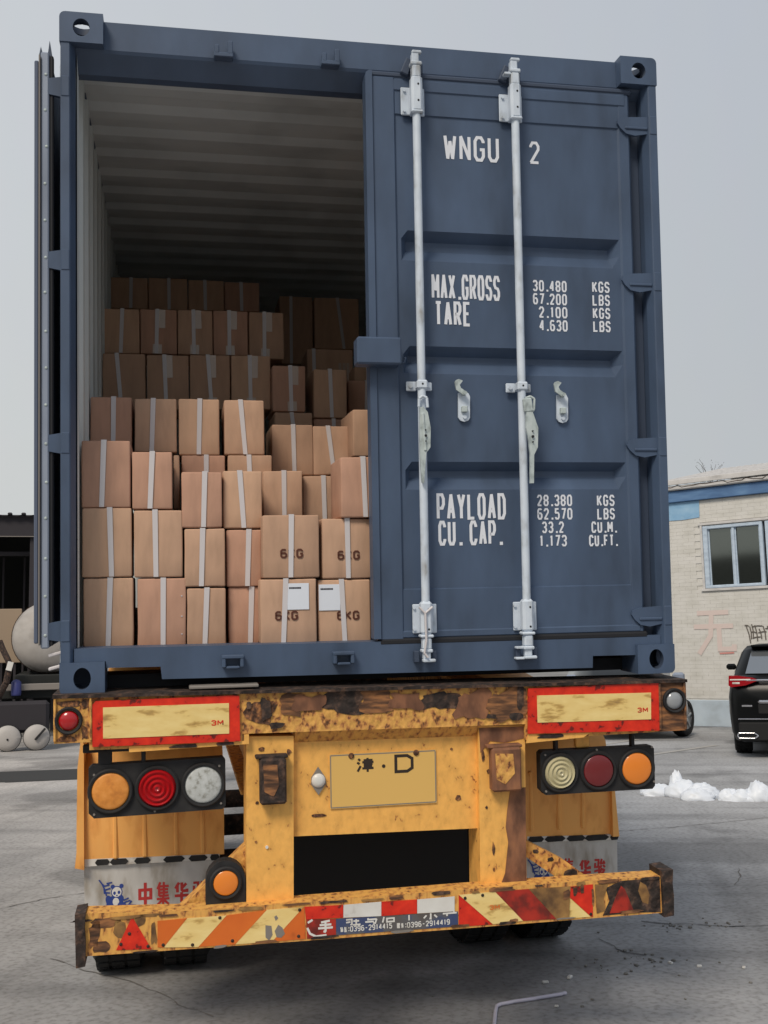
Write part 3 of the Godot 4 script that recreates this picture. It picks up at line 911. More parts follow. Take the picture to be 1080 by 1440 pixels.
# ---------------------------------------------------------------- cartons
func carton(x0: float, x1: float, y0: float, y1: float, z: float, s0: float, s1: float, label: String, opt: String, deep: float) -> void:
	var w := x1 - x0
	var h := y1 - y0
	var tilt := rng.randf_range(-0.012, 0.012)
	var local := Transform3D(Basis(Vector3.UP, tilt), Vector3((x0 + x1) / 2, y0, z))
	var kind := "6KG carton" if "6" in opt else "carton"
	var t := thing("cardboard_carton", label, "carton", TF * local, "cardboard cartons stacked in the container")
	var m: Material = M["card%d" % rng.randi_range(0, 3)]
	var st := mb()
	rbox(st, Vector3(0, h / 2, -deep / 2), Vector3(w - 0.003, h - 0.002, deep), 0.006, 0.0024, local.origin)
	obj("box", st, m, t)
	# white strap over front and top
	var a := s0 - (x0 + x1) / 2
	var b := s1 - (x0 + x1) / 2
	var hw := 0.0105
	if absf(a) < w / 2 - 0.012:
		st = mb()
		prism(st, [V(a - hw, h + 0.002), V(a + hw, h + 0.002), V(b + hw * 0.9, 0.003), V(b - hw * 0.9, 0.003)], Vector3(0, 0, 0.0046), Vector3.RIGHT, Vector3.UP, Vector3(0, 0, -0.0022))
		box(st, Vector3(a, h + 0.0018, -deep / 2), Vector3(hw * 2, 0.0016, deep))
		obj("strap", st, M.strap, t)
	var tape := func(cx: float, ya: float, yb: float, wd: float) -> void:
		var q := mb()
		cbox(q, Vector3(cx, (ya + yb) / 2, 0.0031), Vector3(wd, yb - ya, 0.001), 0.0003, Basis(Vector3(0, 0, 1), rng.randf_range(-0.04, 0.04)))
		obj("tape", q, M.tape, t)
	if "t" in opt:
		tape.call(a + 0.022, h * 0.58, h - 0.002, 0.042)
	if "b" in opt:
		tape.call(b + 0.004, 0.003, h * 0.22, 0.048)
	if "c" in opt:
		for i in 3:
			tape.call(0.06 + i * 0.024, h * 0.35, h * 0.72, 0.017)
	if "n" in opt:
		st = mb()
		for yy in [0.05, 0.12, 0.2]:
			box(st, Vector3(w / 2 - 0.018, yy, 0.001), Vector3(0.006, 0.004, 0.003))
		obj("staple", st, M.strap, t)
	if "6" in opt:
		st = mb()
		var cx := 0.0 if not "e" in opt else -w / 2 + 0.118
		var wd := 0.088
		var yy := h * (0.315 if not "R" in opt and not "L" in opt else 0.36)
		if "L" in opt:
			cx = -0.01
		elif "e" in opt:
			yy = h * 0.4
		elif absf(a) > 0.003:
			cx = 0.012
		lettering(st, "6KG", cx - wd / 2, yy, wd, 0.037, 0.0072, Vector3(0, 0, 0.0029), Vector3.RIGHT, Vector3.UP, 0.3)
		obj("printed_weight", st, M.print_brown, t)
	if "L" in opt or "R" in opt:
		var lx := b + 0.060 if "L" in opt else -w / 2 + 0.046
		var ly := h - 0.070
		st = mb()
		cbox(st, Vector3(lx, ly, 0.0036), Vector3(0.086, 0.104, 0.0012), 0.0004)
		var sheet := obj("shipping_label", st, M.paper, t)
		st = mb()
		var z2 := 0.0045
		var q := func(xa: float, xb: float, ya: float, yb: float) -> void:
			quad_n(st, Vector3(lx + xa, ly + ya, z2), Vector3(lx + xb, ly + ya, z2), Vector3(lx + xb, ly + yb, z2), Vector3(lx + xa, ly + yb, z2), Vector3(0, 0, 1))
		var bx := -0.036
		while bx < 0.010:                                   # heavy heading, a row of small blocks
			var ww := rng.randf_range(0.003, 0.006)
			q.call(bx, bx + ww, 0.030, 0.037)
			bx += ww + 0.0006
		obj("heading", st, M.ink, sheet)
		st = mb()
		bx = -0.028
		while bx < 0.022:                                   # barcode
			var ww := rng.randf_range(0.0008, 0.0026)
			q.call(bx, bx + ww, -0.028, -0.010)
			bx += ww + rng.randf_range(0.0008, 0.0022)
		for yl in [[0.016, 0.02], [0.004, 0.012], [-0.04, 0.03]]:
			bx = -0.03
			while bx < yl[1]:
				var ww := rng.randf_range(0.003, 0.006)
				q.call(bx, bx + ww, yl[0], yl[0] + 0.0012)
				bx += ww + 0.0012
		obj("barcode", st, M.rail_grey, sheet)

func make_cartons() -> void:
	carton(0.069, 0.261, 0.157, 0.428, -0.20, 0.172, 0.163, "bottom row carton in the corner of sill and white wall, leftmost of its row", "", 0.34)
	carton(0.274, 0.464, 0.153, 0.424, -0.20, 0.375, 0.373, "bottom row carton with small nail marks near its right edge, second from the wall", "n", 0.34)
	carton(0.465, 0.620, 0.151, 0.382, -0.20, 0.545, 0.535, "short bottom row carton third from the white wall, narrower than its left neighbour", "", 0.34)
	carton(0.630, 0.756, 0.150, 0.384, -0.24, 0.725, 0.717, "bottom row carton half hidden by the protruding left 6KG carton with a label", "", 0.34)
	carton(0.748, 0.974, 0.158, 0.413, -0.12, 0.851, 0.839, "bottom row carton printed 6KG with white shipping label right of its strap", "6L", 0.30)
	carton(0.981, 1.196, 0.153, 0.406, -0.14, 1.076, 1.087, "bottom row carton printed 6KG with white shipping label left of its strap", "6R", 0.30)
	carton(1.220, 1.384, 0.145, 0.399, -0.22, 1.327, 1.322, "bottom row carton showing only a sliver beside the closed door edge", "", 0.34)
	carton(0.064, 0.256, 0.431, 0.704, -0.20, 0.170, 0.177, "second row carton against the white wall, straight above the corner carton", "", 0.34)
	carton(0.262, 0.452, 0.427, 0.694, -0.20, 0.344, 0.347, "second row carton, wide and second from the white wall", "", 0.34)
	carton(0.457, 0.619, 0.387, 0.619, -0.20, 0.530, 0.523, "second row carton, third from wall, above the short bottom carton", "", 0.34)
	carton(0.623, 0.766, 0.384, 0.614, -0.23, 0.715, 0.707, "second row carton partly covered by the upper left 6KG carton", "", 0.34)
	carton(0.760, 0.988, 0.416, 0.667, -0.12, 0.876, 0.871, "plain 6KG printed carton above the left labelled one, without any label", "6", 0.30)
	carton(0.998, 1.214, 0.409, 0.652, -0.14, 1.103, 1.105, "plain 6KG printed carton beside the door, above the right labelled one", "6", 0.30)
	carton(0.062, 0.252, 0.704, 0.970, -0.20, 0.149, 0.140, "third row carton against the white wall, tallest of the left front stack", "", 0.34)
	carton(0.256, 0.414, 0.697, 0.926, -0.20, 0.335, 0.325, "third row carton second from the wall, shorter than the wall carton", "", 0.34)
	carton(0.447, 0.609, 0.622, 0.846, -0.20, 0.540, 0.533, "third row carton third from the wall with a slanting strap", "", 0.34)
	carton(0.612, 0.771, 0.619, 0.853, -0.23, 0.680, 0.695, "third row carton fourth from the wall, over the gap left of the 6KG stack", "", 0.34)
	carton(0.800, 0.975, 0.678, 0.884, -0.55, 0.892, 0.892, "carton peeking over the upper left 6KG carton, left of two", "", 0.34)
	carton(0.980, 1.137, 0.648, 0.866, -0.60, 1.073, 1.077, "short carton peeking between the two upper 6KG cartons", "", 0.34)
	carton(1.076, 1.254, 0.654, 0.900, -0.12, 1.168, 1.176, "third row carton right against the closed door, on the right 6KG stack", "", 0.30)
	carton(0.416, 0.444, 0.718, 0.952, -0.56, 0.527, 0.525, "carton sliver seen in the gap right of the short third row carton", "", 0.34)
	carton(0.451, 0.642, 0.802, 0.959, -0.62, 0.559, 0.558, "low carton top showing above the third row, left of two", "", 0.34)
	carton(0.651, 0.848, 0.802, 0.960, -0.62, 0.745, 0.750, "low carton top showing above the third row, right of two", "", 0.34)
	carton(0.064, 0.242, 0.972, 1.214, -0.64, 0.164, 0.161, "fourth row carton touching the white wall, lowest hidden part behind the front stack", "", 0.34)
	carton(0.252, 0.434, 0.970, 1.206, -0.62, 0.333, 0.325, "fourth row carton second from the white wall, wide strap in its middle", "", 0.34)
	carton(0.440, 0.619, 0.959, 1.207, -0.62, 0.533, 0.527, "fourth row carton third from the white wall, directly over a low carton", "", 0.34)
	carton(0.637, 0.816, 0.960, 1.205, -0.62, 0.710, 0.730, "fourth row carton with strap leaning right, rightmost of the high four", "", 0.34)
	carton(0.867, 1.063, 0.892, 1.129, -0.85, 0.968, 0.972, "fourth row carton in the dip, left of the pair right of centre", "", 0.34)
	carton(1.060, 1.244, 0.892, 1.124, -0.85, 1.132, 1.159, "fourth row carton in the dip, right of the pair right of centre", "", 0.34)
	carton(1.226, 1.439, 0.964, 1.182, -0.70, 1.377, 1.373, "fourth row carton by the door edge with a cut off 6KG print", "6e", 0.34)
	carton(0.060, 0.279, 1.296, 1.590, -1.55, 0.132, 0.156, "fifth row carton beside the white wall, without tape on its strap", "", 0.34)
	carton(0.283, 0.502, 1.298, 1.587, -1.55, 0.374, 0.384, "fifth row carton with creased tape at top, second from the wall", "t", 0.34)
	carton(0.505, 0.716, 1.301, 1.592, -1.55, 0.599, 0.619, "fifth row carton with crossed tape, third from the wall", "tb", 0.34)
	carton(0.720, 0.930, 1.304, 1.593, -1.55, 0.819, 0.823, "fifth row carton with tape at top, fourth from the wall", "tb", 0.34)
	carton(0.928, 1.104, 1.280, 1.524, -1.45, 1.023, 1.028, "fifth row carton with tape at top and side, standing in the dip", "tb", 0.34)
	carton(0.936, 1.137, 1.161, 1.273, -1.43, 1.025, 1.039, "flat carton under the taped carton in the dip", "", 0.34)
	carton(1.152, 1.332, 1.256, 1.519, -1.50, 1.241, 1.249, "reddish fifth row carton with pale strap in the dip", "", 0.34)
	carton(1.147, 1.337, 1.147, 1.249, -1.48, 1.254, 1.256, "flat carton under the reddish carton in the dip", "", 0.34)
	carton(1.371, 1.572, 1.239, 1.498, -1.70, 1.478, 1.469, "dark fifth row carton next to the lock box on the door edge", "", 0.34)
	carton(1.206, 1.486, 1.477, 1.774, -2.20, 1.247, 1.251, "dim carton behind the dip with tape piece in its middle", "c", 0.34)
	carton(1.456, 1.654, 1.406, 1.632, -2.00, 1.538, 1.538, "dark low carton just below the lock box on the door", "", 0.34)
	carton(0.048, 0.244, 1.630, 1.874, -1.75, 0.153, 0.144, "sixth row carton beside the white wall, without tape", "", 0.34)
	carton(0.246, 0.442, 1.630, 1.876, -1.75, 0.337, 0.332, "sixth row carton second from the wall with tape at both ends", "tb", 0.34)
	carton(0.444, 0.635, 1.631, 1.878, -1.75, 0.530, 0.532, "sixth row carton in the middle with wide tape at both ends", "tb", 0.34)
	carton(0.637, 0.826, 1.631, 1.880, -1.75, 0.723, 0.724, "sixth row carton fourth from the wall with tape at both ends", "tb", 0.34)
	carton(0.830, 1.024, 1.616, 1.878, -1.75, 0.916, 0.915, "sixth row carton at the right end, tape patch right of strap", "tb", 0.34)
	carton(0.046, 0.271, 2.070, 2.264, -2.55, 0.171, 0.168, "back row carton in the shade beside the white wall", "", 0.34)
	carton(0.273, 0.512, 2.068, 2.268, -2.55, 0.398, 0.399, "back row carton in the shade, second from the wall", "", 0.34)
	carton(0.515, 0.735, 2.071, 2.263, -2.55, 0.617, 0.620, "back row carton in the shade, third from the wall", "", 0.34)
	carton(0.737, 0.956, 2.073, 2.258, -2.55, 0.841, 0.844, "back row carton in the shade, rightmost of the four below the roof", "", 0.34)
	carton(1.123, 1.349, 1.836, 2.296, -3.00, 1.202, 1.201, "tall dark carton deep inside, left of two right of the high stack", "", 0.34)
	carton(1.359, 1.666, 1.944, 2.295, -3.00, 1.517, 1.560, "tall dark carton deep inside with a leaning strap, behind the lock box", "", 0.34)

# ---------------------------------------------------------------- trailer
func lens(parent: Node3D, called: String, x: float, y: float, z: float, r: float, m: Material, rings: bool) -> void:
	var prof := [V(r, 0.0), V(r, 0.006)]
	var n := 4 if rings else 5
	for i in range(n):
		var q := 1.0 - (i + 1.0) / n
		prof.append(V(r * (q + 0.5 / n), 0.010 + 0.008 * (1.0 - q * q) + (0.009 if rings else 0.0)))
		prof.append(V(r * q, 0.010 + 0.008 * (1.0 - q * q)))
	var st := mb()
	lathe(st, Vector3(x, y, z), Vector3(0, 0, 1), prof, 28, not rings)
	var l := obj(called, st, m, parent)
	st = mb()
	lathe(st, Vector3(x, y, z), Vector3(0, 0, 1), [V(r + 0.013, -0.004), V(r + 0.013, 0.010), V(r + 0.008, 0.015), V(r, 0.013), V(r, 0.0)], 28, false)
	obj("rim", st, M.black_rubber, l)

func lamp_cluster(parent: Node3D, x0: float, y0: float, x1: float, y1: float, drop: float, mats: Array, flags: Array, xs: Array, rr: float, label: String) -> void:
	var z := -0.03
	var st := mb()
	plate(st, [V(x0, y1 - 0.01), V(x0 + 0.012, y1), V(x1 - 0.01, y1 + drop), V(x1, y1 + drop - 0.012), V(x1, y0 + drop + 0.012), V(x1 - 0.012, y0 + drop), V(x0 + 0.02, y0), V(x0, y0 + 0.02)], z, 0.05)
	var h := obj("tail_lamp", st, M.black_rubber, parent, label)
	for i in 3:
		var cy: float = (y0 + y1) / 2 + drop * (xs[i] - x0) / (x1 - x0)
		lens(h, "lens", xs[i], cy, z, rr, mats[i], flags[i])
	st = mb()
	for p in [[0.02, 0.16], [0.02, 0.015], [0.24, 0.015], [0.24, 0.17], [0.48, 0.17], [0.485, 0.03]]:
		rod(st, Vector3(x0 + p[0], y0 + p[1], z), Vector3(x0 + p[0], y0 + p[1], z + 0.004), 0.0045, 8)
	obj("screw", st, M.rail_grey, h)

func wheel(parent: Node3D, x: float, y: float, z: float, r: float, w: float, called := "wheel", tyre := "tyre_rubber") -> void:
	var n := node_part(called, parent, Vector3(x, y, z))
	var st := mb()
	lathe(st, Vector3(-w / 2, 0, 0), Vector3.RIGHT, [V(r * 0.55, 0.01), V(r * 0.9, 0.0), V(r * 0.97, w * 0.1), V(r, w * 0.2), V(r, w * 0.8), V(r * 0.97, w * 0.9), V(r * 0.9, w), V(r * 0.55, w - 0.01), V(r * 0.55, 0.01)], 36)
	obj("tyre", st, M[tyre], n)
	st = mb()
	for k in 40:                                            # tread blocks
		var a := TAU * k / 40
		for q in [-0.3, 0.0, 0.3]:
			box(st, Vector3(q * w, cos(a) * r, sin(a) * r), Vector3(w * 0.24, 0.016, r * 0.11), Basis(Vector3.RIGHT, a))
	obj("tread", st, M[tyre], n)
	st = mb()
	lathe(st, Vector3(-w * 0.3, 0, 0), Vector3.RIGHT, [V(0.0, 0.0), V(r * 0.3, 0.0), V(r * 0.56, 0.02), V(r * 0.56, w * 0.6), V(r * 0.3, w * 0.6), V(0.0, w * 0.6)], 24)
	obj("rim", st, M.rust_dark, n)

func stripe(parent: Node3D, poly: Array, z: float, m: Material) -> void:
	var st := mb()
	plate(st, poly, z, 0.002)
	obj("reflective_stripe", st, m, parent)

func make_trailer() -> void:
	var t := thing("container_trailer", "rusty yellow skeleton trailer with lamps, reflectors and striped rear bumper under the container", "trailer", TF)
	var st := mb()
	# rear cross beam that carries the container
	prism(st, [V(-0.016, 0.002), V(2.462, -0.03), V(2.462, -0.232), V(1.78, -0.240), V(1.78, -0.178), V(0.665, -0.166), V(0.665, -0.205), V(0.108, -0.200), V(0.108, -0.172), V(-0.016, -0.170)], Vector3(0, 0, 0.024), Vector3.RIGHT, Vector3.UP, Vector3(0, 0, -0.20))
	obj("rear_beam", st, M.yellow_worn, t)
	st = mb()
	prism(st, [V(-0.02, 0.008), V(2.468, -0.024), V(2.468, -0.036), V(-0.02, -0.006)], Vector3(0, 0, 0.045), Vector3.RIGHT, Vector3.UP, Vector3(0, 0, -0.25))
	obj("top_flange", st, M.rust_dark, t)
	st = mb()
	cbox(st, Vector3(0.60, 0.012, -0.02), Vector3(0.26, 0.012, 0.08), 0.003)
	obj("wear_strip", st, M.rail_grey, t)
	for e in [[-0.016, 0.118, 0.002, -0.170], [2.345, 2.462, -0.03, -0.231]]:
		st = mb()
		plate(st, [V(e[0], e[2] - 0.004), V(e[1], e[2] - 0.006), V(e[1], e[3]), V(e[0], e[3])], 0.032, 0.01)
		for s in [e[0] + 0.004, e[1] - 0.004]:
			cbox(st, Vector3(s, (e[2] + e[3]) / 2, 0.036), Vector3(0.010, e[2] - e[3] - 0.012, 0.014), 0.003)
		obj("lamp_plate", st, M.rust_streaked if e[0] > 1 else M.yellow_worn, t)
	# battered middle of the beam: torn scales of rust and grease, one over the other
	var kk := 0
	for p in [[0.735, -0.086, 0.062, 0.060], [0.845, -0.070, 0.05, 0.046], [0.92, -0.066, 0.06, 0.036], [1.06, -0.064, 0.082, 0.044], [1.18, -0.062, 0.062, 0.042], [1.30, -0.068, 0.078, 0.044], [1.43, -0.070, 0.080, 0.042], [1.56, -0.088, 0.075, 0.055], [1.70, -0.098, 0.085, 0.066]]:
		blotch(t, "rust_scale", p[0], p[1], p[2], p[3], 0.0265 + 0.0016 * (kk % 3), [M.rust, M.rust_streaked, M.rust_smooth, M.rust_dark, M.rust_streaked, M.rust_smooth, M.rust_dark, M.rust_smooth, M.rust_streaked][kk])
		kk += 1
	for p in [[0.755, -0.08, 0.026, 0.05], [0.69, -0.06, 0.012, 0.022], [0.80, -0.14, 0.03, 0.012], [1.74, -0.15, 0.03, 0.018], [1.64, -0.14, 0.022, 0.012], [1.76, -0.07, 0.014, 0.045], [0.60, -0.198, 0.03, 0.006], [0.45, -0.200, 0.05, 0.006], [1.88, -0.228, 0.05, 0.008]]:
		blotch(t, "grease_mark", p[0], p[1], p[2], p[3], 0.0325, M.rust_dark)
	for p in [[0.035, -0.030, 0.045, 0.012], [0.025, -0.152, 0.035, 0.012], [0.092, -0.135, 0.014, 0.03], [0.096, -0.03, 0.014, 0.02], [0.03, -0.142, 0.012, 0.022]]:
		blotch(t, "rust_scale", p[0], p[1], p[2], p[3], 0.0338, M.rust)
	# marker lamps at the ends
	for e in [[0.036, -0.088, 0.036, 0], [2.412, -0.108, 0.036, 1]]:
		st = mb()
		lathe(st, Vector3(e[0], e[1], 0.030), Vector3(0, 0, 1), [V(0.050, 0.0), V(0.050, 0.012), V(0.046, 0.017), V(e[2] + 0.003, 0.014), V(e[2] + 0.002, 0.0)], 24, false)
		var ml := obj("marker_lamp", st, M.black_rubber, t)
		st = mb()
		lathe(st, Vector3(e[0], e[1], 0.034), Vector3(0, 0, 1), [V(e[2], 0.0), V(e[2] * 0.92, 0.008), V(e[2] * 0.5, 0.013), V(0.0, 0.015)], 24)
		obj("lens", st, M.lens_red if e[3] == 0 else M.lens_glass, ml)
	# long reflector plates
	for s in [0, 1]:
		var A: Array = [[V(0.120, -0.034), V(0.132, -0.021), V(0.63, -0.019), V(0.655, -0.022), V(0.657, -0.191), V(0.120, -0.187)], [V(1.791, -0.036), V(2.345, -0.034), V(2.343, -0.226), V(1.787, -0.214)]][s]
		var B: Array = [[V(0.158, -0.045), V(0.616, -0.047), V(0.616, -0.160), V(0.158, -0.158)], [V(1.826, -0.065), V(2.310, -0.072), V(2.307, -0.179), V(1.826, -0.172)]][s]
		st = mb()
		plate(st, A, 0.038, 0.010)
		var rp := obj("reflector_plate", st, M.reflect_red, t)
		st = mb()
		plate(st, B, 0.0405, 0.002)
		obj("reflective_field", st, M.reflect_yellow, rp)
		st = mb()
		lettering(st, "3M", 0.549 if s == 0 else 2.248, -0.128 if s == 0 else -0.150, 0.044, 0.020, 0.004, Vector3(0, 0, 0.0413), Vector3.RIGHT, Vector3.UP, 0.3)
		obj("lettering", st, M.reflect_red, rp)
	st = mb()                                               # yellow edge showing under the plates
	plate(st, [V(0.25, -0.192), V(0.672, -0.192), V(0.672, -0.168), V(0.69, -0.168), V(0.69, -0.204), V(0.25, -0.214)], 0.028, 0.006)
	obj("beam_edge", st, M.yellow, t)
	st = mb()
	plate(st, [V(1.790, -0.216), V(2.05, -0.222), V(2.02, -0.240), V(1.780, -0.252)], 0.030, 0.006)
	obj("beam_edge", st, M.yellow, t)
	# frame: two posts, cross plate, opening, stop blocks
	for p in [[0.680, 0.862, M.yellow], [1.592, 1.786, M.yellow]]:
		st = mb()
		prism(st, [V(p[0] + 0.002, -0.180), V(p[1], -0.186), V(p[1] - 0.008, -0.83), V(p[0] - 0.004, -0.83)], Vector3(0, 0, 0.0), Vector3.RIGHT, Vector3.UP, Vector3(0, 0, -0.16))
		obj("frame_post", st, p[2], t)
	st = mb()
	plate(st, [V(1.704, -0.52), V(1.697, -0.58), V(1.706, -0.64), V(1.698, -0.70), V(1.690, -0.76), V(1.668, -0.81), V(1.66, -0.829), V(1.776, -0.829), V(1.782, -0.43), V(1.72, -0.43)], 0.003, 0.004)
	obj("rust_scale", st, M.rust_smooth, t)
	st = mb()
	plate(st, [V(1.596, -0.188), V(1.784, -0.19), V(1.782, -0.235), V(1.70, -0.25), V(1.64, -0.24), V(1.60, -0.285)], 0.003, 0.004)
	obj("rust_scale", st, M.rust_smooth, t)
	st = mb()
	plate(st, [V(0.862, -0.155), V(1.600, -0.165), V(1.596, -0.586), V(0.862, -0.572)], -0.032, 0.014)
	var cp := obj("number_plate_panel", st, M.yellow, t)
	st = mb()
	prism(st, [V(0.020, -0.118), V(0.020, -0.166), V(-0.030, -0.215), V(-0.045, -0.215), V(-0.045, -0.118)], Vector3(0.866, 0, 0), Vector3(0, 0, 1), Vector3.UP, Vector3(0.724, -0.008, 0))
	obj("folded_lip", st, M.yellow_worn, t)
	st = mb()
	plate(st, rect(1.003, -0.476, 1.426, -0.268), -0.026, 0.003)
	var np := obj("number_plate", st, M.plate_yellow, t)
	st = mb()
	for e in [[1.003, 1.426, -0.2745, -0.2705], [1.003, 1.426, -0.4735, -0.4695]]:
		quad_n(st, Vector3(e[0] + 0.003, e[2], -0.0254), Vector3(e[1] - 0.003, e[2], -0.0254), Vector3(e[1] - 0.003, e[3], -0.0254), Vector3(e[0] + 0.003, e[3], -0.0254), Vector3(0, 0, 1))
	for e in [1.0045, 1.4205]:
		quad_n(st, Vector3(e, -0.4695, -0.0254), Vector3(e + 0.004, -0.4695, -0.0254), Vector3(e + 0.004, -0.2745, -0.0254), Vector3(e, -0.2745, -0.0254), Vector3(0, 0, 1))
	obj("border", st, M.rail_grey, np)
	st = mb()
	lettering(st, "津", 1.105, -0.345, 0.072, 0.062, 0.0085, Vector3(0, 0, -0.0252))
	lettering(st, "D", 1.258, -0.352, 0.072, 0.072, 0.0115, Vector3(0, 0, -0.0252))
	plate(st, disc(1.215, -0.322, 0.007, 10), -0.0245, 0.001)
	obj("lettering", st, M.plate_ink, np)
	for x in [1.088, 1.346]:
		st = mb()
		lathe(st, Vector3(x, -0.277, -0.026), Vector3(0, 0, 1), [V(0.012, 0.0), V(0.011, 0.004), V(0.005, 0.006), V(0.0, 0.006)], 12)
		obj("plate_screw", st, M.rust, np)
	# white diamond reflector
	st = mb()
	plate(st, [V(0.958, -0.312), V(0.985, -0.352), V(0.988, -0.375), V(0.958, -0.420), V(0.930, -0.378), V(0.931, -0.352)], -0.024, 0.008)
	var wr := obj("white_reflector", st, M.rail_grey, t)
	st = mb()
	lathe(st, Vector3(0.958, -0.364, -0.024), Vector3(0, 0, 1), [V(0.027, 0.0), V(0.025, 0.006), V(0.012, 0.010), V(0.0, 0.011)], 18)
	obj("lens", st, M.reflect_white, wr)
	for b in [[0.728, 0.828, -0.258, -0.430], [1.632, 1.752, -0.262, -0.432]]:
		st = mb()
		cbox(st, Vector3((b[0] + b[1]) / 2, (b[2] + b[3]) / 2, 0.028), Vector3(b[1] - b[0], b[2] - b[3], 0.055), 0.008)
		cbox(st, Vector3((b[0] + b[1]) / 2 - 0.004, b[2] + 0.004, 0.020), Vector3(b[1] - b[0] + 0.022, 0.012, 0.05), 0.003)
		var sb := obj("stop_block", st, M.rust_smooth if b[0] > 1 else M.rust_dark, t)
		st = mb()
		plate(st, [V(b[0] + 0.012, b[2] - 0.02), V(b[1] - 0.035, b[2] - 0.024), V(b[1] - 0.03, b[3] + 0.07), V(b[0] + 0.05, b[3] + 0.03), V(b[0] + 0.016, b[3] + 0.05)], 0.0575, 0.002)
		obj("worn_face", st, M.rust_streaked if b[0] < 1 else M.yellow_worn, sb)
	# rust blotches and bolts on the panel and posts
	st = mb()
	for q in [[0.958, -0.498, 0.030, 0.008], [1.515, -0.462, 0.014, 0.012], [0.74, -0.23, 0.012, 0.01], [0.842, -0.245, 0.01, 0.012], [1.49, -0.27, 0.006, 0.006], [1.61, -0.30, 0.008, 0.03], [1.645, -0.66, 0.006, 0.03], [0.72, -0.43, 0.006, 0.007], [0.715, -0.575, 0.005, 0.006], [1.62, -0.5, 0.006, 0.007], [1.63, -0.36, 0.007, 0.009]]:
		var poly := []
		for i in 9:
			var a := TAU * i / 9
			poly.append(V(q[0] + cos(a) * q[2] * rng.randf_range(0.6, 1.2), q[1] + sin(a) * q[3] * rng.randf_range(0.6, 1.2)))
		plate(st, poly, 0.003 if (q[0] < 0.86 or q[0] > 1.6) else -0.029, 0.002)
	obj("rust_spot", st, M.rust, t)
	st = mb()
	rod(st, Vector3(0.755, -0.597, 0.0), Vector3(0.755, -0.597, 0.006), 0.006, 10)
	obj("bolt", st, M.reflect_white, t)
	# tail lamps
	lamp_cluster(t, 0.101, -0.460, 0.604, -0.266, 0.008, [M.lens_amber_dusty, M.lens_red, M.lens_dusty], [false, true, false], [0.180, 0.350, 0.521], 0.070, "left tail lamp: dusty amber, bright red and scratched clear lenses")
	lamp_cluster(t, 1.858, -0.472, 2.348, -0.297, 0.000, [M.lens_clear, M.lens_dark_red, M.lens_amber], [true, false, false], [1.937, 2.101, 2.267], 0.066, "right tail lamp: ringed clear, dark red and orange lenses")
	st = mb()
	for b in [[0.16, -0.23, 0.05, 0.09], [0.30, -0.225, 0.016, 0.08], [0.2, -0.205, 0.24, 0.03], [1.93, -0.265, 0.014, 0.07], [2.26, -0.265, 0.014, 0.07]]:
		st = mb()
		cbox(st, Vector3(b[0], b[1], -0.05), Vector3(b[2], b[3], 0.03), 0.003)
		obj("lamp_bracket", st, M.black_rubber, t)
	st = mb()
	cbox(st, Vector3(2.05, -0.265, -0.07), Vector3(0.06, 0.06, 0.03), 0.004)
	obj("lamp_bracket", st, M.yellow, t)
	# mudguards: sheet with folded ribs, curving over the wheels
	for s in [0, 1]:
		var x0: float = [0.045, 1.90][s]
		var x1: float = [0.62, 2.372][s]
		st = mb()
		var prof := [V(-0.56, -0.755 if s == 0 else -0.778), V(-0.55, -0.50), V(-0.60, -0.36), V(-0.72, -0.27), V(-0.95, -0.22), V(-4.6, 0.10)]
		for i in prof.size() - 1:
			st.set_smooth_group(1)
			quad_n(st, Vector3(x0, prof[i].y, prof[i].x), Vector3(x1, prof[i].y, prof[i].x), Vector3(x1, prof[i + 1].y, prof[i + 1].x), Vector3(x0, prof[i + 1].y, prof[i + 1].x), Vector3(0, 0.4, 1))
		st.set_smooth_group(-1)
		var mg := obj("mudguard", st, M.fender_yellow, t)
		st = mb()
		var outer: float = x0 if s == 0 else x1
		var dd := -1.0 if s == 0 else 1.0
		prism(st, [V(outer, -0.26), V(outer + dd * 0.012, -0.235), V(outer + dd * 0.026, -0.36), V(outer + dd * 0.030, -0.62), V(outer + dd * 0.03, -0.70), V(outer + dd * 0.037, -0.765), V(outer, -0.775)] if s == 0 else [V(outer - 0.004, -0.44), V(outer + 0.003, -0.46), V(outer + 0.014, -0.62), V(outer + 0.026, -0.785), V(outer - 0.004, -0.785)], Vector3(0, 0, -0.53), Vector3.RIGHT, Vector3.UP, Vector3(0, 0, -0.30))
		obj("outer_flange", st, M.fender_yellow, mg)
		var k := 0
		for x in ([0.17, 0.29, 0.42, 0.53] if s == 0 else [1.99, 2.12, 2.235]):
			st = mb()
			cbox(st, Vector3(x, -0.61, -0.556), Vector3(0.020, 0.27, 0.014), 0.006)
			obj("pressed_rib", st, M.fender_yellow, mg)
			k += 1
	# mudflaps with clamp bars
	for s in [0, 1]:
		var F: Array = [[V(0.041, -0.765), V(0.62, -0.775), V(0.62, -1.02), V(0.045, -1.01)], [V(1.96, -0.792), V(2.404, -0.808), V(2.400, -1.04), V(1.96, -1.03)]][s]
		st = mb()
		plate(st, F, -0.572, 0.008)
		var fl := obj("mudflap", st, M.flap_white, t)
		var C: Array = [[V(0.042, -0.738), V(0.60, -0.752), V(0.60, -0.774), V(0.042, -0.768)], [V(1.97, -0.766), V(2.40, -0.783), V(2.40, -0.806), V(1.97, -0.792)]][s]
		st = mb()
		plate(st, C, -0.558, 0.012)
		var cb := obj("clamp_bar", st, M.reflect_white, fl)
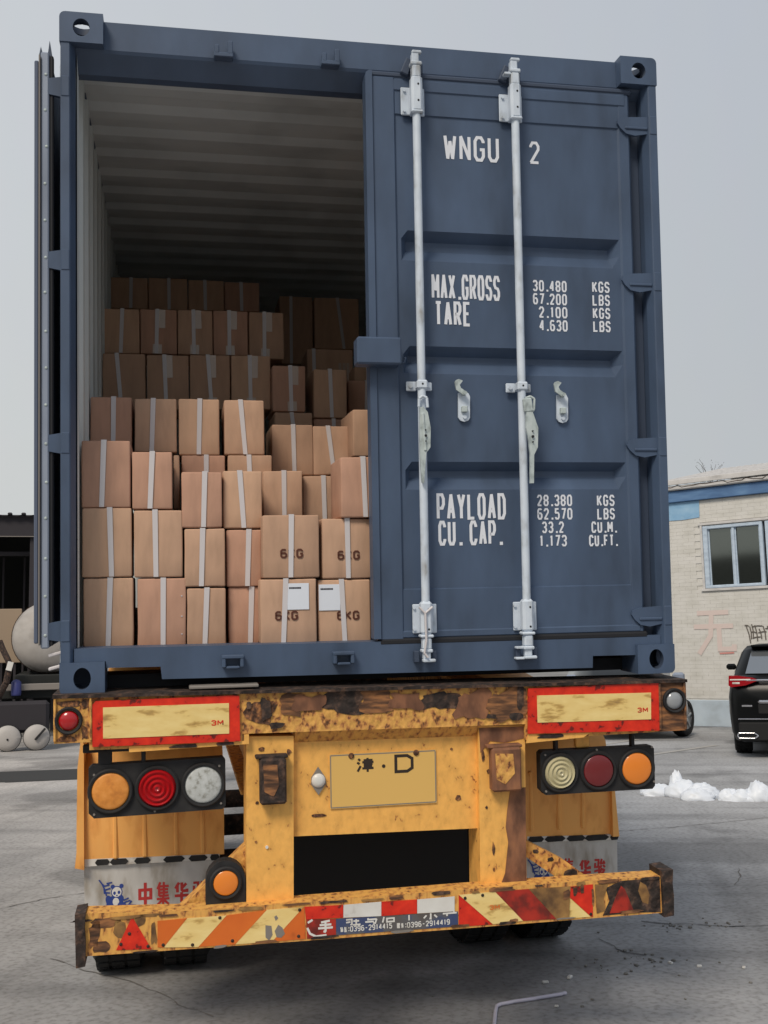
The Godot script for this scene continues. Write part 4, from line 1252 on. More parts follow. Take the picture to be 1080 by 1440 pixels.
		for p in ([[0.117, 0.030], [0.185, 0.038], [0.28, 0.034], [0.41, 0.045], [0.51, 0.04], [0.58, 0.02]] if s == 0 else [[2.01, 0.038], [2.10, 0.05], [2.20, 0.045], [2.30, 0.06], [2.385, 0.02]]):
			st = mb()
			var yy: float = (-0.753 - (p[0] - 0.042) * 0.022) if s == 0 else (-0.779 - (p[0] - 1.97) * 0.036)
			plate(st, [V(p[0] - p[1], yy), V(p[0] - p[1] * 0.7, yy + 0.013), V(p[0] + p[1] * 0.7, yy + 0.012), V(p[0] + p[1], yy), V(p[0] + p[1] * 0.7, yy - 0.012), V(p[0] - p[1] * 0.7, yy - 0.012)], -0.555, 0.006)
			obj("clamp_plate", st, M.black_rubber, cb)
		st = mb()
		var z := -0.5712
		if s == 0:
			lettering(st, "中", 0.256, -0.960, 0.064, 0.112, 0.0125, Vector3(0, 0, z))
			lettering(st, "集", 0.330, -0.956, 0.064, 0.104, 0.0095, Vector3(0, 0, z))
			lettering(st, "华", 0.406, -0.950, 0.064, 0.092, 0.0115, Vector3(0, 0, z))
			lettering(st, "骏", 0.482, -0.952, 0.064, 0.092, 0.0095, Vector3(0, 0, z))
		else:
			lettering(st, "集", 2.135, -0.968, 0.060, 0.094, 0.0085, Vector3(0, 0, z))
			lettering(st, "华", 2.214, -0.980, 0.060, 0.094, 0.0115, Vector3(0, 0, z))
			lettering(st, "骏", 2.284, -0.980, 0.062, 0.094, 0.0095, Vector3(0, 0, z))
		obj("lettering", st, M.flap_red, fl)
		st = mb()                                           # blue print: a bear sitting among bamboo leaves
		var o := Vector2(0.102, -0.830) if s == 0 else Vector2(1.975, -0.872)
		var at := func(u: float, v: float) -> Vector2: return o + V(u * 0.000507, -v * 0.00056)
		var pale := mb()
		var lay := 0
		for e in [[115, 168, 58, 44, 0], [135, 168, 26, 30, 1], [82, 196, 30, 20, 0], [182, 190, 34, 18, 0], [74, 148, 22, 30, 0], [178, 150, 20, 30, 0], [142, 96, 46, 44, 0], [142, 96, 39, 37, 1], [110, 56, 17, 16, 0], [180, 54, 17, 16, 0], [124, 104, 11, 13, 0], [160, 100, 11, 13, 0], [143, 122, 7, 5, 0]]:
			lay += 1
			var c: Vector2 = at.call(e[0], e[1])
			var q := disc(c.x, c.y, e[2] * 0.000507, 16, e[3] * 0.00056)
			var target := pale if e[4] == 1 else st
			for i in 16:
				var zl := z + 0.00006 * lay
				quad_n(target, Vector3(c.x, c.y, zl), Vector3(q[i].x, q[i].y, zl), Vector3((q[i].x + q[(i + 1) % 16].x) / 2, (q[i].y + q[(i + 1) % 16].y) / 2, zl), Vector3(q[(i + 1) % 16].x, q[(i + 1) % 16].y, zl), Vector3(0, 0, 1))
		for l in [[[0, 0], [24, 30], [44, 70], [60, 120]], [[20, 26], [46, 50]], [[34, 50], [84, 40]], [[48, 76], [92, 66]], [[40, 64], [44, 104]], [[52, 96], [88, 100]], [[60, 30], [104, 24]], [[180, 206], [240, 196], [298, 204]], [[210, 200], [200, 232]], [[236, 196], [262, 168]], [[226, 198], [230, 234]], [[262, 200], [282, 228]], [[204, 176], [252, 164]], [[196, 160], [238, 146]], [[150, 218], [166, 236]], [[252, 200], [256, 236]]]:
			var pts := []
			for p in l:
				pts.append(at.call(p[0], p[1]))
			lay += 1
			var z3 := z + 0.00006 * lay
			ribbon(st, pts, 0.0058, func(p: Vector2) -> Vector3: return Vector3(p.x, p.y, z3), Vector3(0, 0, 1))
		obj("emblem_ground", pale, M.reflect_white, fl)
		obj("printed_emblem", st, M.flap_blue, fl)
	# braces from the posts to the bumper
	st = mb()
	prism(st, [V(0.681, -0.600), V(0.681, -0.700), V(0.530, -0.83), V(0.42, -0.83)], Vector3(0, 0, -0.06), Vector3.RIGHT, Vector3.UP, Vector3(0, 0, -0.07))
	obj("brace", st, M.yellow_worn, t)
	st = mb()
	prism(st, [V(1.80, -0.655), V(1.963, -0.745), V(2.075, -0.83), V(1.955, -0.83), V(1.80, -0.72)], Vector3(0, 0, -0.06), Vector3.RIGHT, Vector3.UP, Vector3(0, 0, -0.07))
	var br := obj("brace", st, M.yellow_worn, t)
	for p in [[1.84, -0.70, 0.014, 0.010], [1.90, -0.735, 0.016, 0.010], [1.98, -0.80, 0.03, 0.018], [2.03, -0.815, 0.025, 0.010]]:
		blotch(br, "rust_scale", p[0], p[1], p[2], p[3], -0.058, M.rust_dark)
	# amber lamp in its housing
	st = mb()
	var arch := []
	for i in 11:
		var a := PI * i / 10
		arch.append(V(0.600 + cos(a) * 0.074, -0.712 + sin(a) * 0.074))
	arch.append_array([V(0.526, -0.798), V(0.674, -0.804)])
	plate(st, arch, 0.0, 0.06)
	var am := obj("side_lamp", st, M.black_rubber, t, "round amber lamp in an arched black housing")
	lens(am, "lens", 0.600, -0.718, 0.0, 0.048, M.lens_amber, false)
	# bumper
	st = mb()
	prism(st, [V(0.062, -0.792), V(0.082, -0.776), V(0.46, -0.795), V(0.9, -0.795), V(1.64, -0.793), V(2.34, -0.800), V(2.34, -0.944), V(0.90, -0.938), V(0.062, -0.928)], Vector3(0, 0, 0.056), Vector3.RIGHT, Vector3.UP, Vector3(0, 0, -0.09))
	var bu := obj("bumper", st, M.yellow_bumper, t)
	for e in [[0.060, 0.098, -0.774, -0.958, 0.075], [2.318, 2.366, -0.776, -0.952, 0.075]]:
		st = mb()
		prism(st, [V(e[0], e[2]), V(e[1], e[2] + 0.004), V(e[1] - 0.004, e[2] - 0.05), V(e[1], e[2] - 0.10), V(e[1] - 0.002, e[3]), V(e[0] + 0.004, e[3] - 0.004)], Vector3(0, 0, e[4]), Vector3.RIGHT, Vector3.UP, Vector3(0, 0, -0.12))
		obj("bumper_end", st, M.rust_dark, bu)
	var z := 0.0585
	stripe(bu, [V(0.260, -0.800), V(0.203, -0.915), V(0.328, -0.921)], z, M.reflect_red)
	stripe(bu, [V(0.350, -0.823), V(0.456, -0.821), V(0.371, -0.919), V(0.350, -0.917)], z, M.reflect_orange)
	stripe(bu, [V(0.457, -0.821), V(0.599, -0.822), V(0.496, -0.927), V(0.372, -0.919)], z, M.reflect_yellow)
	stripe(bu, [V(0.600, -0.822), V(0.747, -0.813), V(0.630, -0.929), V(0.497, -0.927)], z, M.reflect_orange)
	stripe(bu, [V(0.748, -0.813), V(0.886, -0.812), V(0.766, -0.930), V(0.631, -0.929)], z, M.reflect_yellow)
	stripe(bu, [V(0.887, -0.812), V(0.892, -0.930), V(0.767, -0.930)], z, M.reflect_orange)
	stripe(bu, [V(0.889, -0.812), V(1.035, -0.816), V(1.034, -0.863), V(0.893, -0.858)], z + 0.001, M.reflect_red)
	stripe(bu, [V(1.036, -0.816), V(1.181, -0.815), V(1.180, -0.868), V(1.035, -0.863)], z + 0.001, M.reflect_white)
	stripe(bu, [V(1.182, -0.815), V(1.320, -0.817), V(1.319, -0.869), V(1.181, -0.868)], z + 0.001, M.reflect_red)
	stripe(bu, [V(1.321, -0.817), V(1.468, -0.816), V(1.467, -0.872), V(1.320, -0.869)], z + 0.001, M.reflect_white)
	st = mb()
	plate(st, [V(0.894, -0.859), V(1.006, -0.866), V(1.006, -0.932), V(0.897, -0.930)], z, 0.002)
	var sgn := obj("red_notice", st, M.reflect_worn_red, bu)
	st = mb()
	lettering(st, "手", 0.935, -0.916, 0.060, 0.050, 0.008, Vector3(0, 0, z + 0.0005))
	ribbon(st, [V(0.900, -0.872), V(0.918, -0.862)], 0.008, func(p: Vector2) -> Vector3: return Vector3(p.x, p.y, z + 0.0005), Vector3(0, 0, 1))
	ribbon(st, [V(0.898, -0.890), V(0.908, -0.912), V(0.93, -0.924), V(0.97, -0.922)], 0.008, func(p: Vector2) -> Vector3: return Vector3(p.x, p.y, z + 0.0006), Vector3(0, 0, 1))
	obj("lettering", st, M.reflect_white, sgn)
	st = mb()
	plate(st, [V(1.007, -0.866), V(1.480, -0.874), V(1.480, -0.930), V(1.007, -0.926)], z, 0.002)
	var bb := obj("blue_notice", st, M.board_blue, bu)
	st = mb()
	var zz := z + 0.0006
	lettering(st, "销售:0396-2914415", 1.022, -0.917, 0.198, 0.021, 0.0036, Vector3(0, 0, zz), Vector3.RIGHT, Vector3.UP, 0.3)
	lettering(st, "服务:0396-2914419", 1.240, -0.920, 0.206, 0.021, 0.0036, Vector3(0, 0, zz), Vector3.RIGHT, Vector3.UP, 0.3)
	var part := 0
	for ch in [["0,0 4,0 4,5 3,6", "0,3 3,2.6", "5,2 9,2", "7,0 7,6", "4.5,6 10,6"], ["2,0 2,1.6 8,1.6 7,6 5.5,5.6", "0,4 6,4"], ["1,0 0,6", "3,2 3,5.6 8,5.6 8,2 3,2"], ["5,0 5,6"], ["5,0 5,6 4,5.6", "2,2 0,5", "7.5,2 9.5,5"], ["8,0 8,1.6", "0,1.6 10,1.6", "3,1.6 3,4.5"]]:
		var x0: float = [1.045, 1.118, 1.185, 1.26, 1.345, 1.42][part]
		part += 1
		for s in ch:
			var pts := []
			for p in s.split(" "):
				var c = p.split(",")
				pts.append(V(x0 + float(c[0]) * 0.0055, -0.872 - float(c[1]) * 0.0034))
			zz += 0.00005
			var zq := zz
			ribbon(st, pts, 0.0062, func(p: Vector2) -> Vector3: return Vector3(p.x, p.y, zq), Vector3(0, 0, 1))
	obj("lettering", st, M.reflect_white, bb)
	stripe(bu, [V(1.485, -0.812), V(1.618, -0.934), V(1.483, -0.932)], z, M.reflect_red)
	stripe(bu, [V(1.486, -0.812), V(1.630, -0.810), V(1.741, -0.930), V(1.619, -0.933)], z, M.reflect_yellow)
	stripe(bu, [V(1.631, -0.810), V(1.767, -0.810), V(1.876, -0.933), V(1.742, -0.930)], z, M.reflect_worn_red)
	stripe(bu, [V(1.768, -0.810), V(1.939, -0.812), V(1.933, -0.933), V(1.877, -0.933)], z, M.tan_worn)
	stripe(bu, [V(1.940, -0.813), V(2.032, -0.811), V(2.028, -0.936), V(2.020, -0.934), V(1.934, -0.854)], z, M.reflect_red)
	stripe(bu, [V(1.934, -0.856), V(2.018, -0.935), V(1.929, -0.935)], z, M.reflect_yellow)
	stripe(bu, [V(2.150, -0.825), V(2.165, -0.838), V(2.201, -0.928), V(2.099, -0.928), V(2.130, -0.86)], z + 0.001, M.reflect_worn_red)
	st = mb()
	plate(st, [V(2.085, -0.83), V(2.15, -0.806), V(2.315, -0.806), V(2.315, -0.940), V(2.225, -0.935), V(2.07, -0.935), V(2.10, -0.88)], z - 0.0012, 0.002)
	obj("rust_scale", st, M.rust_dark, bu)
	st = mb()
	plate(st, [V(2.232, -0.815), V(2.256, -0.83), V(2.27, -0.87), V(2.262, -0.905), V(2.238, -0.895), V(2.222, -0.85)], z, 0.002)
	obj("old_paint", st, M.tan_worn, bu)
	st = mb()
	plate(st, [V(2.040, -0.812), V(2.095, -0.815), V(2.075, -0.87), V(2.082, -0.915), V(2.045, -0.925)], z, 0.002)
	obj("old_paint", st, M.tan_worn, bu)
	st = mb()
	plate(st, [V(0.742, -0.868), V(0.764, -0.872), V(0.768, -0.905), V(0.755, -0.925), V(0.742, -0.912)], z + 0.001, 0.001)
	obj("peeled_patch", st, M.rail_grey, bu)
	st = mb()
	plate(st, [V(0.79, -0.87), V(0.805, -0.882), V(0.814, -0.905), V(0.80, -0.918), V(0.783, -0.915), V(0.776, -0.892)], z + 0.001, 0.001)
	obj("peeled_patch", st, M.rail_grey, bu)
	st = mb()
	plate(st, [V(0.775, -0.84), V(0.783, -0.835), V(0.79, -0.846), V(0.780, -0.855)], z + 0.001, 0.001)
	obj("peeled_patch", st, M.rail_grey, bu)
	# wear along the upper edge and round the left triangle
	for p in [[0.125, -0.86, 0.022, 0.05], [0.165, -0.815, 0.05, 0.016], [0.15, -0.90, 0.03, 0.018], [0.285, -0.818, 0.02, 0.02], [0.335, -0.86, 0.012, 0.05], [0.31, -0.80, 0.05, 0.008], [0.215, -0.84, 0.02, 0.03]]:
		blotch(bu, "rust_scale", p[0], p[1], p[2], p[3], z - 0.0012, M.rust_streaked if p[0] < 0.2 else M.tan_worn)
	for i in 16:
		var px := 0.12 + i * 0.142 + rng.randf_range(-0.04, 0.04)
		blotch(bu, "chipped_paint", px, -0.803 + rng.randf_range(-0.004, 0.004), rng.randf_range(0.015, 0.05), rng.randf_range(0.003, 0.009), z + 0.0022, [M.rust_dark, M.tan_worn, M.rust_streaked][i % 3])
	for i in 9:
		blotch(bu, "chipped_paint", 0.3 + i * 0.235 + rng.randf_range(-0.05, 0.05), -0.930 + rng.randf_range(-0.003, 0.003), rng.randf_range(0.02, 0.05), rng.randf_range(0.003, 0.006), z + 0.0022, [M.rust_dark, M.rail_grey, M.rust_streaked][i % 3])
	for p in [[1.955, -0.835, 0.010, 0.022], [1.985, -0.828, 0.008, 0.02], [2.03, -0.86, 0.006, 0.05], [1.92, -0.845, 0.018, 0.02], [1.70, -0.925, 0.02, 0.008]]:
		blotch(bu, "chipped_paint", p[0], p[1], p[2], p[3], z + 0.0022, M.rust_streaked)
	st = mb()
	for p in [[0.37, -0.91], [0.475, -0.918], [0.575, -0.828], [0.87, -0.822], [0.865, -0.918], [0.62, -0.915], [0.22, -0.895], [0.316, -0.91], [1.51, -0.826], [1.58, -0.82], [2.02, -0.925], [0.25, -0.86]]:
		lathe(st, Vector3(p[0], p[1], z), Vector3(0, 0, 1), [V(0.0065, 0.0), V(0.005, 0.003), V(0.0, 0.0035)], 8)
	obj("rivet", st, M.rust_dark, bu)
	st = mb()
	lettering(st, "3M", 1.606, -0.878, 0.040, 0.018, 0.0036, Vector3(0, 0, z + 0.0006), Vector3.RIGHT, Vector3.UP, 0.3)
	obj("lettering", st, M.reflect_orange, bu)
	# chassis rails, cross members, axles
	for x in [0.74, 1.70]:
		st = mb()
		cbox(st, Vector3(x, -0.05, -6.2), Vector3(0.14, 0.014, 12.0), 0.003)
		cbox(st, Vector3(x, -0.24, -6.2), Vector3(0.02, 0.36, 12.0), 0.003)
		cbox(st, Vector3(x, -0.43, -6.2), Vector3(0.14, 0.016, 12.0), 0.003)
		obj("chassis_rail", st, M.yellow_worn, t)
	for z2 in [-1.0, -2.4, -3.8, -5.2, -6.6, -8.0, -9.4, -10.8]:
		st = mb()
		cbox(st, Vector3(1.22, -0.22, z2), Vector3(0.95, 0.14, 0.1), 0.004)
		obj("cross_member", st, M.rust_dark, t)
	st = mb()
	box(st, Vector3(1.225, -0.70, -0.62), Vector3(0.96, 0.62, 0.012))
	obj("added_dark_sheet", st, M.black, t)  # unseen black sheet, added to keep the frame opening dark
	var inv := TF.affine_inverse()
	for k in 3:
		var z2 := -1.95 - 1.31 * k
		var r := 0.5
		# height of the ground below, in the frame of the truck
		var n := inv.basis * Vector3.UP
		var o2 := inv * Vector3.ZERO
		var gy := o2.y - (n.x * (1.2 - o2.x) + n.z * (z2 - o2.z)) / n.y
		st = mb()
		rod(st, Vector3(0.1, gy + r, z2), Vector3(2.45, gy + r, z2), 0.07, 12)
		obj("axle", st, M.rust_dark, t)
		for x in [0.125, 0.465, 2.08, 2.44]:
			var lx: float = gy - n.x * (x - 1.2) / n.y
			wheel(t, x, lx + r, z2, r, 0.26)
	for x in [0.62, 1.82]:                                 # landing legs far forward
		st = mb()
		cbox(st, Vector3(x, -1.33, -9.6), Vector3(0.14, 1.80, 0.14), 0.01)
		obj("landing_leg", st, M.rust_dark, t)

# ---------------------------------------------------------------- yard
func ground_tex() -> ImageTexture:
	# dull concrete, tyre streaks, oil stains and painted truck shade over 24 x 24 m
	var n1 := FastNoiseLite.new()
	n1.seed = 101
	n1.frequency = 0.35
	n1.fractal_octaves = 5
	var n2 := FastNoiseLite.new()
	n2.seed = 102
	n2.frequency = 2.4
	n2.fractal_octaves = 3
	var n3 := FastNoiseLite.new()
	n3.seed = 103
	n3.frequency = 0.16
	n3.fractal_octaves = 3
	var im := Image.create(1536, 1536, false, Image.FORMAT_RGB8)
	var ca := cos(0.35)
	var sa := sin(0.35)
	for j in 1536:
		for i in 1536:
			var x := i * 24.0 / 1536.0 - 12.0
			var z := j * 24.0 / 1536.0 - 24.0
			var a := n1.get_noise_2d(x, z)
			var b := n2.get_noise_2d(x, z)
			var u := x * ca + z * sa
			var v := -x * sa + z * ca
			var s := n1.get_noise_2d(u * 0.5 + 300.0, v * 5.0)            # streaks left by tyres
			var s2 := n1.get_noise_2d(u * 4.0, v * 0.45 + 700.0)
			var c := n3.get_noise_2d(x + 40.0, z)
			var g := 0.655 + a * 0.09 + b * 0.03 + c * 0.07
			g -= maxf(0.0, s - 0.12) * 0.15 + maxf(0.0, s2 - 0.2) * 0.16
			var warm := clampf(0.5 - x * 0.16 + c * 0.6, 0.0, 1.0)            # the right part is darker and colder, with more oil
			g *= lerpf(0.985, 1.02, warm)
			var oil := smoothstep(0.22, 0.42, n1.get_noise_2d(x * 0.8 + 90.0, z * 0.8 + 33.0) + 0.10 * c)
			g *= 1.0 - 0.18 * oil
			# shade under and behind the truck, painted into the concrete colour
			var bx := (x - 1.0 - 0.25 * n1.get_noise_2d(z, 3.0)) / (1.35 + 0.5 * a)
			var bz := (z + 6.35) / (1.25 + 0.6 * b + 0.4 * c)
			var painted_shade := smoothstep(1.25, 0.35, sqrt(bx * bx + bz * bz)) * (0.75 + 0.5 * a)
			g *= 1.0 - 0.34 * clampf(painted_shade, 0.0, 1.0)
			g = clampf(g, 0.1, 0.9)
			g += n2.get_noise_2d(x * 9.0, z * 9.0) * 0.022
			im.set_pixel(i, j, Color(g * lerpf(0.985, 1.015, warm), g * 0.99, g * lerpf(1.0, 0.965, warm)))
	return ImageTexture.create_from_image(im)

func crack(parent: Node3D, pts: Array, w: float, m: Material) -> void:
	var st := mb()
	var fine := []
	for i in pts.size() - 1:
		var n := int(maxf(2, pts[i].distance_to(pts[i + 1]) / 0.06))
		for k in n:
			fine.append(pts[i].lerp(pts[i + 1], float(k) / n) + V(rng.randf_range(-1, 1), rng.randf_range(-1, 1)) * w * 1.1)
	fine.append(pts[pts.size() - 1])
	for i in fine.size() - 1:
		var w0 := w * rng.randf_range(0.3, 1.3)
		ribbon(st, [fine[i], fine[i + 1]], w0, func(p: Vector2) -> Vector3: return Vector3(p.x, 0.004, p.y), Vector3.UP)
	obj("crack", st, m, parent)

func make_yard() -> void:
	var st := mb()
	for e in [[-12.0, -24.0, 12.0, 0.0]]:
		st.set_uv(V(0, 0))
		var q := [Vector3(e[0], 0, e[1]), Vector3(e[2], 0, e[1]), Vector3(e[2], 0, e[3]), Vector3(e[0], 0, e[3])]
		var uv := [V(0, 0), V(1, 0), V(1, 1), V(0, 1)]
		for k in [0, 1, 2, 0, 2, 3]:
			st.set_uv(uv[k])
			st.set_uv2(uv[k] * 16.0)
			st.add_vertex(q[k])
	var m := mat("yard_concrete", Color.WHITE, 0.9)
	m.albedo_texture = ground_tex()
	m.detail_enabled = true
	m.detail_blend_mode = BaseMaterial3D.BLEND_MODE_MUL
	m.detail_uv_layer = BaseMaterial3D.DETAIL_UV_2
	m.detail_albedo = noise_tex(113, 0.06, [[0.0, rgb(196, 194, 192)], [0.35, rgb(236, 235, 234)], [0.6, rgb(252, 252, 252)], [1.0, rgb(255, 255, 255)]], 512, 4)
	m.normal_enabled = true
	m.normal_texture = bump_tex(111, 0.05, 5.0, 512)
	m.normal_scale = 0.5
	m.uv1_scale = Vector3(1, 1, 1)
	m.normal_enabled = false
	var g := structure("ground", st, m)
	st = mb()                                               # the yard beyond, out to the horizon
	for e in [[-300.0, -300.0, -12.0, 300.0], [12.0, -300.0, 300.0, 300.0], [-12.0, -300.0, 12.0, -24.0], [-12.0, 0.0, 12.0, 300.0]]:
		quad_n(st, Vector3(e[0], 0, e[1]), Vector3(e[2], 0, e[1]), Vector3(e[2], 0, e[3]), Vector3(e[0], 0, e[3]), Vector3.UP)
	tri_mat("far_concrete", noise_tex(112, 0.01, [[0.0, rgb(104, 103, 102)], [0.5, rgb(126, 125, 122)], [1.0, rgb(142, 140, 137)]], 512, 5), Vector3(0.08, 0.08, 0.08), 0.92)
	structure("far_ground", st, M.far_concrete)
	crack(g, [V(-1.6, -7.55), V(-1.12, -7.72), V(-0.87, -7.93), V(-0.2, -8.2), V(0.9, -8.6)], 0.012, M.joint)
	crack(g, [V(-0.65, -6.4), V(-0.45, -6.1), V(-0.22, -5.86), V(-0.04, -5.58), V(0.03, -5.4), V(0.18, -5.2)], 0.008, M.joint)
	crack(g, [V(2.74, -6.26), V(2.87, -6.15), V(3.02, -6.1), V(3.17, -6.0), V(3.39, -5.97), V(3.9, -5.7)], 0.010, M.crack)
	crack(g, [V(2.35, -5.96), V(2.36, -5.81), V(2.37, -5.67), V(2.46, -5.59)], 0.008, M.crack)
	crack(g, [V(2.40, -5.33), V(2.49, -5.19)], 0.005, M.joint)
	crack(g, [V(3.0, -9.2), V(4.4, -9.3), V(6.4, -9.7), V(9.0, -10.2)], 0.010, M.joint)
	crack(g, [V(3.75, -7.0), V(3.9, -7.2), V(4.05, -7.5)], 0.008, M.joint)
	st = mb()
	for i in 3:
		quad_n(st, Vector3(-7.0 + i * 2.4, 0.005, -16.9 + i * 0.05), Vector3(-4.6 + i * 2.4, 0.005, -16.85 + i * 0.05), Vector3(-4.6 + i * 2.4, 0.005, -15.4), Vector3(-7.0 + i * 2.4, 0.005, -15.35), Vector3.UP)
	obj("dark_strip", st, M.strip_dark, g)  # flat dark band across the concrete
	for e in [[Vector3(6.1, 0.005, -16.6), Vector3(8.0, 0.005, -18.0)], [Vector3(7.0, 0.005, -15.4), Vector3(8.6, 0.005, -16.4)]]:
		st = mb()
		var d: Vector3 = (e[1] - e[0]).normalized().cross(Vector3.UP) * 0.06
		quad_n(st, e[0] - d, e[1] - d, e[1] + d, e[0] + d, Vector3.UP)
		obj("parking_line", st, M.paint_line, g)
	# crumbs of concrete round the cracks, pale flecks
	st = mb()
	for i in 76:
		var c := Vector3(2.36, 0, -5.5) + Vector3(rng.randfn(0, 0.14), 0, rng.randfn(0, 0.10)) if i < 34 else (Vector3(3.0, 0, -6.08) + Vector3(rng.randfn(0, 0.18), 0, rng.randfn(0, 0.05)) if i < 60 else Vector3(rng.randf_range(1.2, 3.4), 0, rng.randf_range(-6.4, -4.8)))
		var s := rng.randf_range(0.004, 0.016) * (1.0 if i < 60 else 0.8)
		cbox(st, c + Vector3(0, s * 0.3, 0), Vector3(s * 1.5, s * 0.8, s), s * 0.25, Basis(Vector3.UP, rng.randf() * TAU))
	var cr := obj("concrete_crumbs", st, M.stone, self)
	cr.set_meta("kind", "stuff")
	tag(cr, "grey crumbs of broken concrete scattered along the cracks", "rubble")
	var pk := 0
	for p in [[1.93, -5.32, 0.022], [1.79, -5.28, 0.018], [2.52, -5.43, 0.016], [2.63, -5.33, 0.016], [2.83, -5.25, 0.016], [1.72, -4.93, 0.012]]:
		st = mb()
		rbox(st, Vector3(p[0], p[2] * 0.35, p[1]), Vector3(p[2] * 1.6, p[2] * 0.7, p[2]), p[2] * 0.2, 0.004, Vector3(p[0], 0, 0), Basis(Vector3.UP, p[0] * 7.0))
		var o := obj("pale_pebble", st, M.reflect_white, self)
		tag(o, "pale pebble on the concrete, " + ["left of the crack behind the bumper", "just above the far end of the white strap", "beside the broken crack, nearest to it", "second to the right of the broken crack", "farthest right of the small pale ones", "nearest to the viewer, right of the strap's bend"][pk], "pebble", "pale pebbles on the ground")
		pk += 1
	# white packing strip in front
	st = mb()
	var path := [V(1.36, -4.72), V(1.42, -4.90), V(1.452, -4.985), V(1.475, -5.005), V(1.54, -5.025), V(1.66, -5.045), V(1.80, -5.075), V(1.822, -5.085)]
	for i in path.size() - 1:
		prism(st, [V(path[i].x, 0.0), V(path[i].x, 0.0)], Vector3.ZERO, Vector3.RIGHT, Vector3.UP, Vector3.BACK) if false else rod(st, Vector3(path[i].x, 0.010, path[i].y), Vector3(path[i + 1].x, 0.010, path[i + 1].y), 0.0085, 6)
	var ps := obj("packing_strap", st, M.strip_white, self)
	tag(ps, "bent white plastic strap lying on the concrete in the foreground", "strap")

func plastic_bag(label: String, blobs: Array) -> void:
	# crumpled sheet: lumps whose surface is creased by ridged noise
	var st := mb()
	var nf := FastNoiseLite.new()
	nf.seed = 77
	nf.frequency = 2.2
	nf.fractal_type = FastNoiseLite.FRACTAL_RIDGED
	nf.fractal_octaves = 3
	for b in blobs:
		var c := Vector3(b[0], 0.0, b[1])
		var rr := Vector3(b[2], b[3], b[4])
		var nu := 26
		var nv := 10
		var g := []
		for j in nv + 1:
			var row := []
			for i in nu + 1:
				var th := TAU * (i % nu) / nu
				var ph := PI / 2 * j / nv
				var d := Vector3(cos(th) * cos(ph), sin(ph), sin(th) * cos(ph))
				var k := 0.88 + 0.20 * nf.get_noise_3dv(c * 3.0 + d * 0.42) + 0.16 * nf.get_noise_3dv(c * 5.0 + d * 1.2)
				row.append(c + Vector3(d.x * rr.x, d.y * rr.y, d.z * rr.z) * k)
			g.append(row)
		st.set_smooth_group(1)
		for j in nv:
			for i in nu:
				quad_out(st, g[j][i], g[j][i + 1], g[j + 1][i + 1], g[j + 1][i], c)
	var o := obj("plastic_bag", st, M.bag_white, self)
	tag(o, label, "plastic bag", "white plastic bags on the yard")

